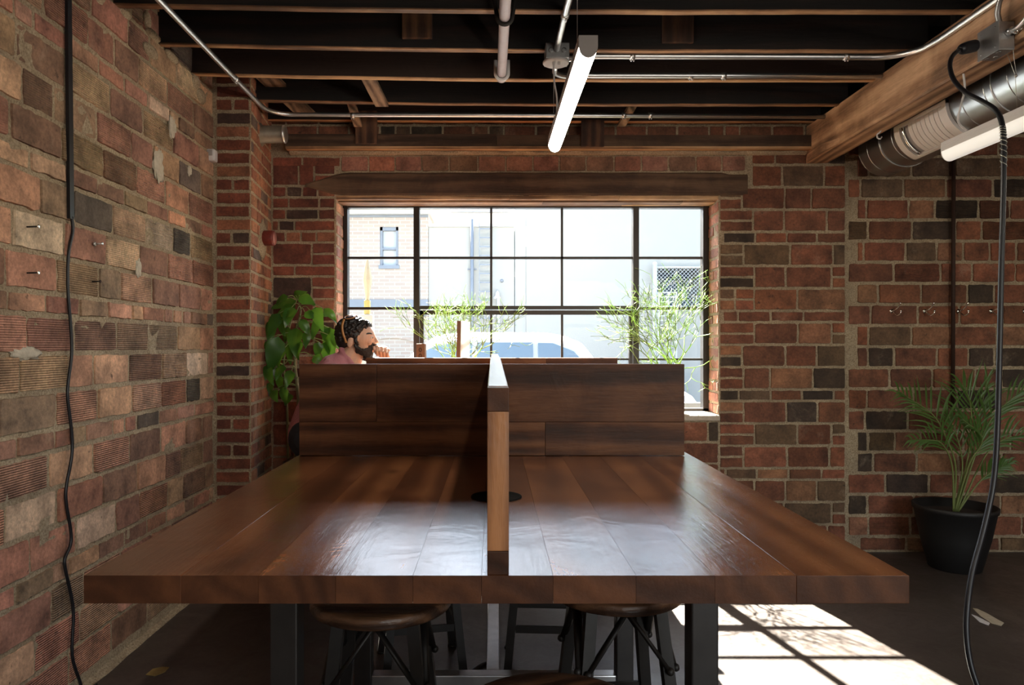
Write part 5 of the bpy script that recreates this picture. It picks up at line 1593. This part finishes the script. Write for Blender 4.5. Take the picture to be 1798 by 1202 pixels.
# beige flat roofed building with ladder and pipe
DS = 14.02
bs = thing('stucco_building', (0, DS+2, 0), 'low beige stucco building across the street with a roof ladder and drainpipe', 'building')
mb = MB(); mb.box((ex(752.6, DS), DS, 0), (ex(903, DS), DS+4, ez(398, DS))); mb.build('stucco_wall', M['stucco'], bs)
mb = MB(); mb.box((ex(752.6, DS), DS-.04, ez(398, DS)), (ex(903, DS), DS+4, ez(393, DS))); mb.build('parapet', M['whitewall'], bs)
mb = MB(); mb.tube([(ex(829, DS), DS-.08, 0), (ex(829, DS), DS-.08, ez(386, DS))], .035, 10); mb.box((ex(821, DS), DS-.05, ez(474, DS)), (ex(837, DS), DS-.02, ez(472, DS))); mb.build('drainpipe', M['bluetrim'], bs)
mb = MB()
for px in (842, 863.5): mb.box((ex(px-.6, DS), DS-.14, .2), (ex(px+.6, DS), DS-.10, ez(388, DS)))
for k in range(17): z = ez(403 + 15.6*k, DS); mb.box((ex(842, DS), DS-.13, z-.012), (ex(863.5, DS), DS-.11, z+.012))
mb.build('ladder', M['bluetrim'], bs)
mb = MB(); mb.ball((ex(881, DS), DS-.02, ez(493, DS)), (.035, .03, .035), None, 12, 8); mb.build('vent_knob', M['bluetrim'], bs)
mb = MB(); mb.tube(smooth_path([(ex(875, DS), DS-.1, .1), (ex(875, DS), DS-.1, ez(528, DS)), (ex(871, DS), DS-.1, ez(522, DS)), (ex(868, DS), DS-.1, ez(525, DS))], 5), .03, 8); mb.build('vent_pipe', M['whitewall'], bs)
# taller brick part behind with two panes
bb = thing('brick_building', (-1.0, 19, 0), 'sliver of brick house above the beige parapet with a small dark edged window', 'building')
mb = MB(); mb.box((ex(690, 18.6), 18.6, 0), (ex(772, 18.6), 19.7, ez(370, 18.6))); mb.build('brick_wall', M['streetbrick'], bb)
mb = MB(); mb.box((ex(772, 18.6), 18.55, 0), (ex(787, 18.6), 19.7, ez(373, 18.6))); mb.build('grey_bay', M['stucco'], bb)
mb = MB(); mb.box((ex(785.6, 18.6), 18.5, ez(392, 18.6)), (ex(788, 18.6), 18.54, ez(373, 18.6))); mb.build('bay_edge', M['bluetrim'], bb)
mb = MB(); mb.box((ex(752, 18.4), 18.3, 0), (ex(760, 18.4), 18.5, ez(374, 18.4))); mb.build('white_pilaster', M['whitewall'], bb)
# white buildings
DW = 15.2
bw = thing('white_building', (.6, 22, 0), 'white building set back above the beige roof with a grey eave line', 'building')
mb = MB(); mb.box((ex(788, 20), 20, 0), (ex(915, 20), 24, ez(374, 20))); mb.build('white_wall', M['whitewall'], bw)
mb = MB(); mb.box((ex(780, 20), 19.8, ez(374, 20)), (ex(903, 20), 24, ez(370, 20))); mb.build('eave', M['bluetrim'], bw)
bw2 = thing('white_building', (3.5, DW, 0), 'big plain white wall building across the street at the right of the window', 'building')
mb = MB(); mb.box((ex(924, 13.95), 13.95, 0), (ex(1150, 13.95), 19, 4.9)); mb.box((ex(1150, 13.95), 13.95, ez(467, 13.95)), (ex(1500, 13.95), 19, 4.9)); mb.box((ex(1150, 13.95), 13.95, -.1), (ex(1500, 13.95), 19, ez(540, 13.95)))
mb.box((ex(1245, 13.95), 13.95, 0), (ex(1500, 13.95), 19, 4.9)); mb.build('stucco_wall', M['stucco'], bw2)
mb = MB(); mb.box((ex(904, 14.1), 14.1, 0), (ex(925, 14.1), 18, 5.0)); mb.build('white_return', M['whitewall'], bw2)
# yard opening with chain link fence
mb = MB(); mb.box((ex(1140, 15.4), 15.4, 0), (ex(1290, 15.4), 15.5, 3.6)); mb.build('yard_panel', M['bluedark'], bw2)
fn = thing('chain_link_fence', (ex(1195, 13.8), 13.8, 0), 'white chain link fence panel in the opening of the far white wall', 'fence')
fx0, fx1, fz0, fz1 = ex(1150, 13.8), ex(1246, 13.8), ez(545, 13.8), ez(469, 13.8)
mb = MB(); mb.tube([(fx0, 13.8, -.02), (fx0, 13.8, ez(463, 13.8))], .045, 10); mb.ball((fx0, 13.8, ez(463, 13.8)), .05, n=10, m=6); mb.build('post', M['whitewall'], fn)
mb = MB(); mb.tube([(fx0, 13.8, fz1), (fx1+.4, 13.8, fz1)], .02, 8); mb.build('top_rail', M['whitewall'], fn)
mb = MB(); W_ = fx1 - fx0; H_ = fz1 - fz0; s_ = .075
k = -int(H_/s_) - 1
while k*s_ < W_:
    u0 = k*s_
    a = max(0, -u0); b = min(H_, W_-u0)
    if b > a: mb.tube([(fx0+u0+a, 13.8, fz0+a), (fx0+u0+b, 13.8, fz0+b)], .005, 4, cap=False); mb.tube([(fx0+u0+a, 13.81, fz1-a), (fx0+u0+b, 13.81, fz1-b)], .005, 4, cap=False)
    k += 1
mb.build('mesh_wire', M['galv'], fn)
gt = thing('white_crate', (ex(1170, 13.6), 13.6, -.02), 'white slatted panel leaning before the chain link fence', 'panel')
mb = MB(); gx0, gx1, gz0, gz1 = ex(1155, 13.6), ex(1188, 13.6), .9, ez(512, 13.6)
for k in range(8): z = gz1 - .09*k; mb.box((gx0, 13.58, z-.022), (gx1, 13.62, z))
for x in (gx0, (gx0+gx1)/2, gx1-.03): mb.box((x, 13.56, -.02), (x+.03, 13.64, gz1))
mb.build('slats', M['whitewall'], gt)

# parking post with folded parasol look
pp2 = thing('street_post', (ex(644, 6.2), 6.2, -.02), 'white street cabinet with a yellow top and a folded cream parasol above', 'post')
mb = MB(); a = ex(632.5, 6.2); b = ex(656, 6.2); mb.box((a, 6.15, -.02), (b, 6.25, ez(552, 6.2)), bev=.015); mb.build('cabinet', M['whitewall'], pp2)
mb = MB(); mb.box((ex(640, 6.2), 6.17, ez(552, 6.2)), (ex(650, 6.2), 6.23, ez(527, 6.2)), bev=.006); mb.build('cap_block', M['yellow'], pp2)
mb = MB(); cx_ = ex(645, 6.2)
mb.lathe([(.016, ez(528, 6.2)), (.020, ez(520, 6.2)), (.042, ez(492, 6.2)), (.034, ez(478, 6.2)), (.012, ez(458, 6.2)), (.005, ez(453, 6.2))], (cx_, 6.2, 0), 8, smooth=False); mb.build('folded_parasol', M['creamfab'], pp2)

# parked cars, seen side on
def car(name, xc, y0, prof, wprof, L, wid, mat, label, flip=1, zb=-.14):
    t = thing(name, (xc, y0+wid/2, zb), label, 'car')
    n = len(prof); mb = MB(); vs = []
    secs = [(0.0, .93), (.10, 1.0), (.5, 1.0), (.9, 1.0), (1.0, .93)]
    for (s_, k) in secs:
        for (x, z) in prof:
            zz = zb + z; inset = 0.16*max(0, (z-.95)/.55) * (1 if s_ < .5 else -1) * (0 if s_ == .5 else 1)
            vs.append((xc + flip*x*L, y0 + wid*s_ + inset*wid*.6, zb + z*(k if z > .5 else 1)))
    fs = [(i*n+k, i*n+(k+1) % n, (i+1)*n+(k+1) % n, (i+1)*n+k) for i in range(len(secs)-1) for k in range(n)] + [tuple(range(n)), tuple((len(secs)-1)*n+k for k in range(n))]
    mb.add(vs, fs); o = mb.build('car_body', mat, t)
    bv = o.modifiers.new('b', 'BEVEL'); bv.width = .03; bv.segments = 2; bv.limit_method = 'ANGLE'
    for wp_ in wprof:
        mb = MB(); q = [Vector((xc + flip*x*L, y0 - .006 + .16*wid*.6*max(0, (z-.95)/.55) + (0.0), zb + z*.97)) for x, z in wp_]
        mb.prism(q, (0, .02, 0)); mb.build('side_window', M['carglass'], t)
    for x in (-.32, .31):
        mb = MB(); mb.lathe([(.0, 0), (.2, 0), (.31, .01), (.33, .03), (.33, .19), (.30, .21), (0, .21)], (xc + flip*x*L, y0 - .01, zb + .33), 28, axis='y'); mb.build('wheel', M['tyre'], t)
        mb = MB(); mb.lathe([(.0, -.006), (.19, -.004), (.2, .01)], (xc + flip*x*L, y0 - .01, zb + .33), 20, axis='y'); mb.build('hubcap', M['galv'], t)
    return t
P1 = [(-.5, .35), (-.5, .85), (-.47, .98), (-.40, 1.02), (-.33, 1.42), (-.27, 1.60), (-.2, 1.65), (.06, 1.645), (.12, 1.60), (.17, 1.5), (.24, 1.10), (.28, 1.02), (.45, .92), (.495, .8), (.5, .4), (.46, .28), (-.46, .28)]
W1 = [[(-.38, 1.06), (-.31, 1.42), (-.26, 1.53), (-.16, 1.56), (-.16, 1.06)], [(-.145, 1.06), (-.145, 1.56), (.02, 1.56), (.02, 1.06)], [(.035, 1.06), (.035, 1.555), (.08, 1.55), (.14, 1.44), (.205, 1.10), (.2, 1.06)]]
car('parked_car', ex(925, 9.0), 9.0, P1, W1, 4.4, 1.8, M['carwhite'], 'white parked car whose roof shows through the middle panes')
car('parked_car', ex(655, 7.05)-1.3, 7.05, P1, W1, 4.3, 1.75, M['cargrey'], 'silver parked car seen through the window beside the head of the person')
# slatted planter outside the right pane
pl = thing('slatted_bench', (1.62, 5.6, -.02), 'pale slatted street bench outside the lower right pane', 'bench')
for k in range(5):
    mb = MB(); z = .52 + .075*k; mb.box((1.25, 5.52 + .02*k, z), (2.2, 5.545 + .02*k, z+.055), bev=.005); mb.build('slat', M['whitewall'], pl)
mb = MB(); mb.box((1.25, 5.15, .42), (2.2, 5.52, .46), bev=.006); mb.build('bench_seat', M['whitewall'], pl)
for x in (1.3, 2.12):
    mb = MB(); mb.box((x, 5.18, -.02), (x+.04, 5.22, .42)); mb.box((x, 5.5, -.02), (x+.04, 5.54, .9)); mb.box((x, 5.2, .38), (x+.04, 5.52, .42)); mb.build('bench_leg', M['bluetrim'], pl)
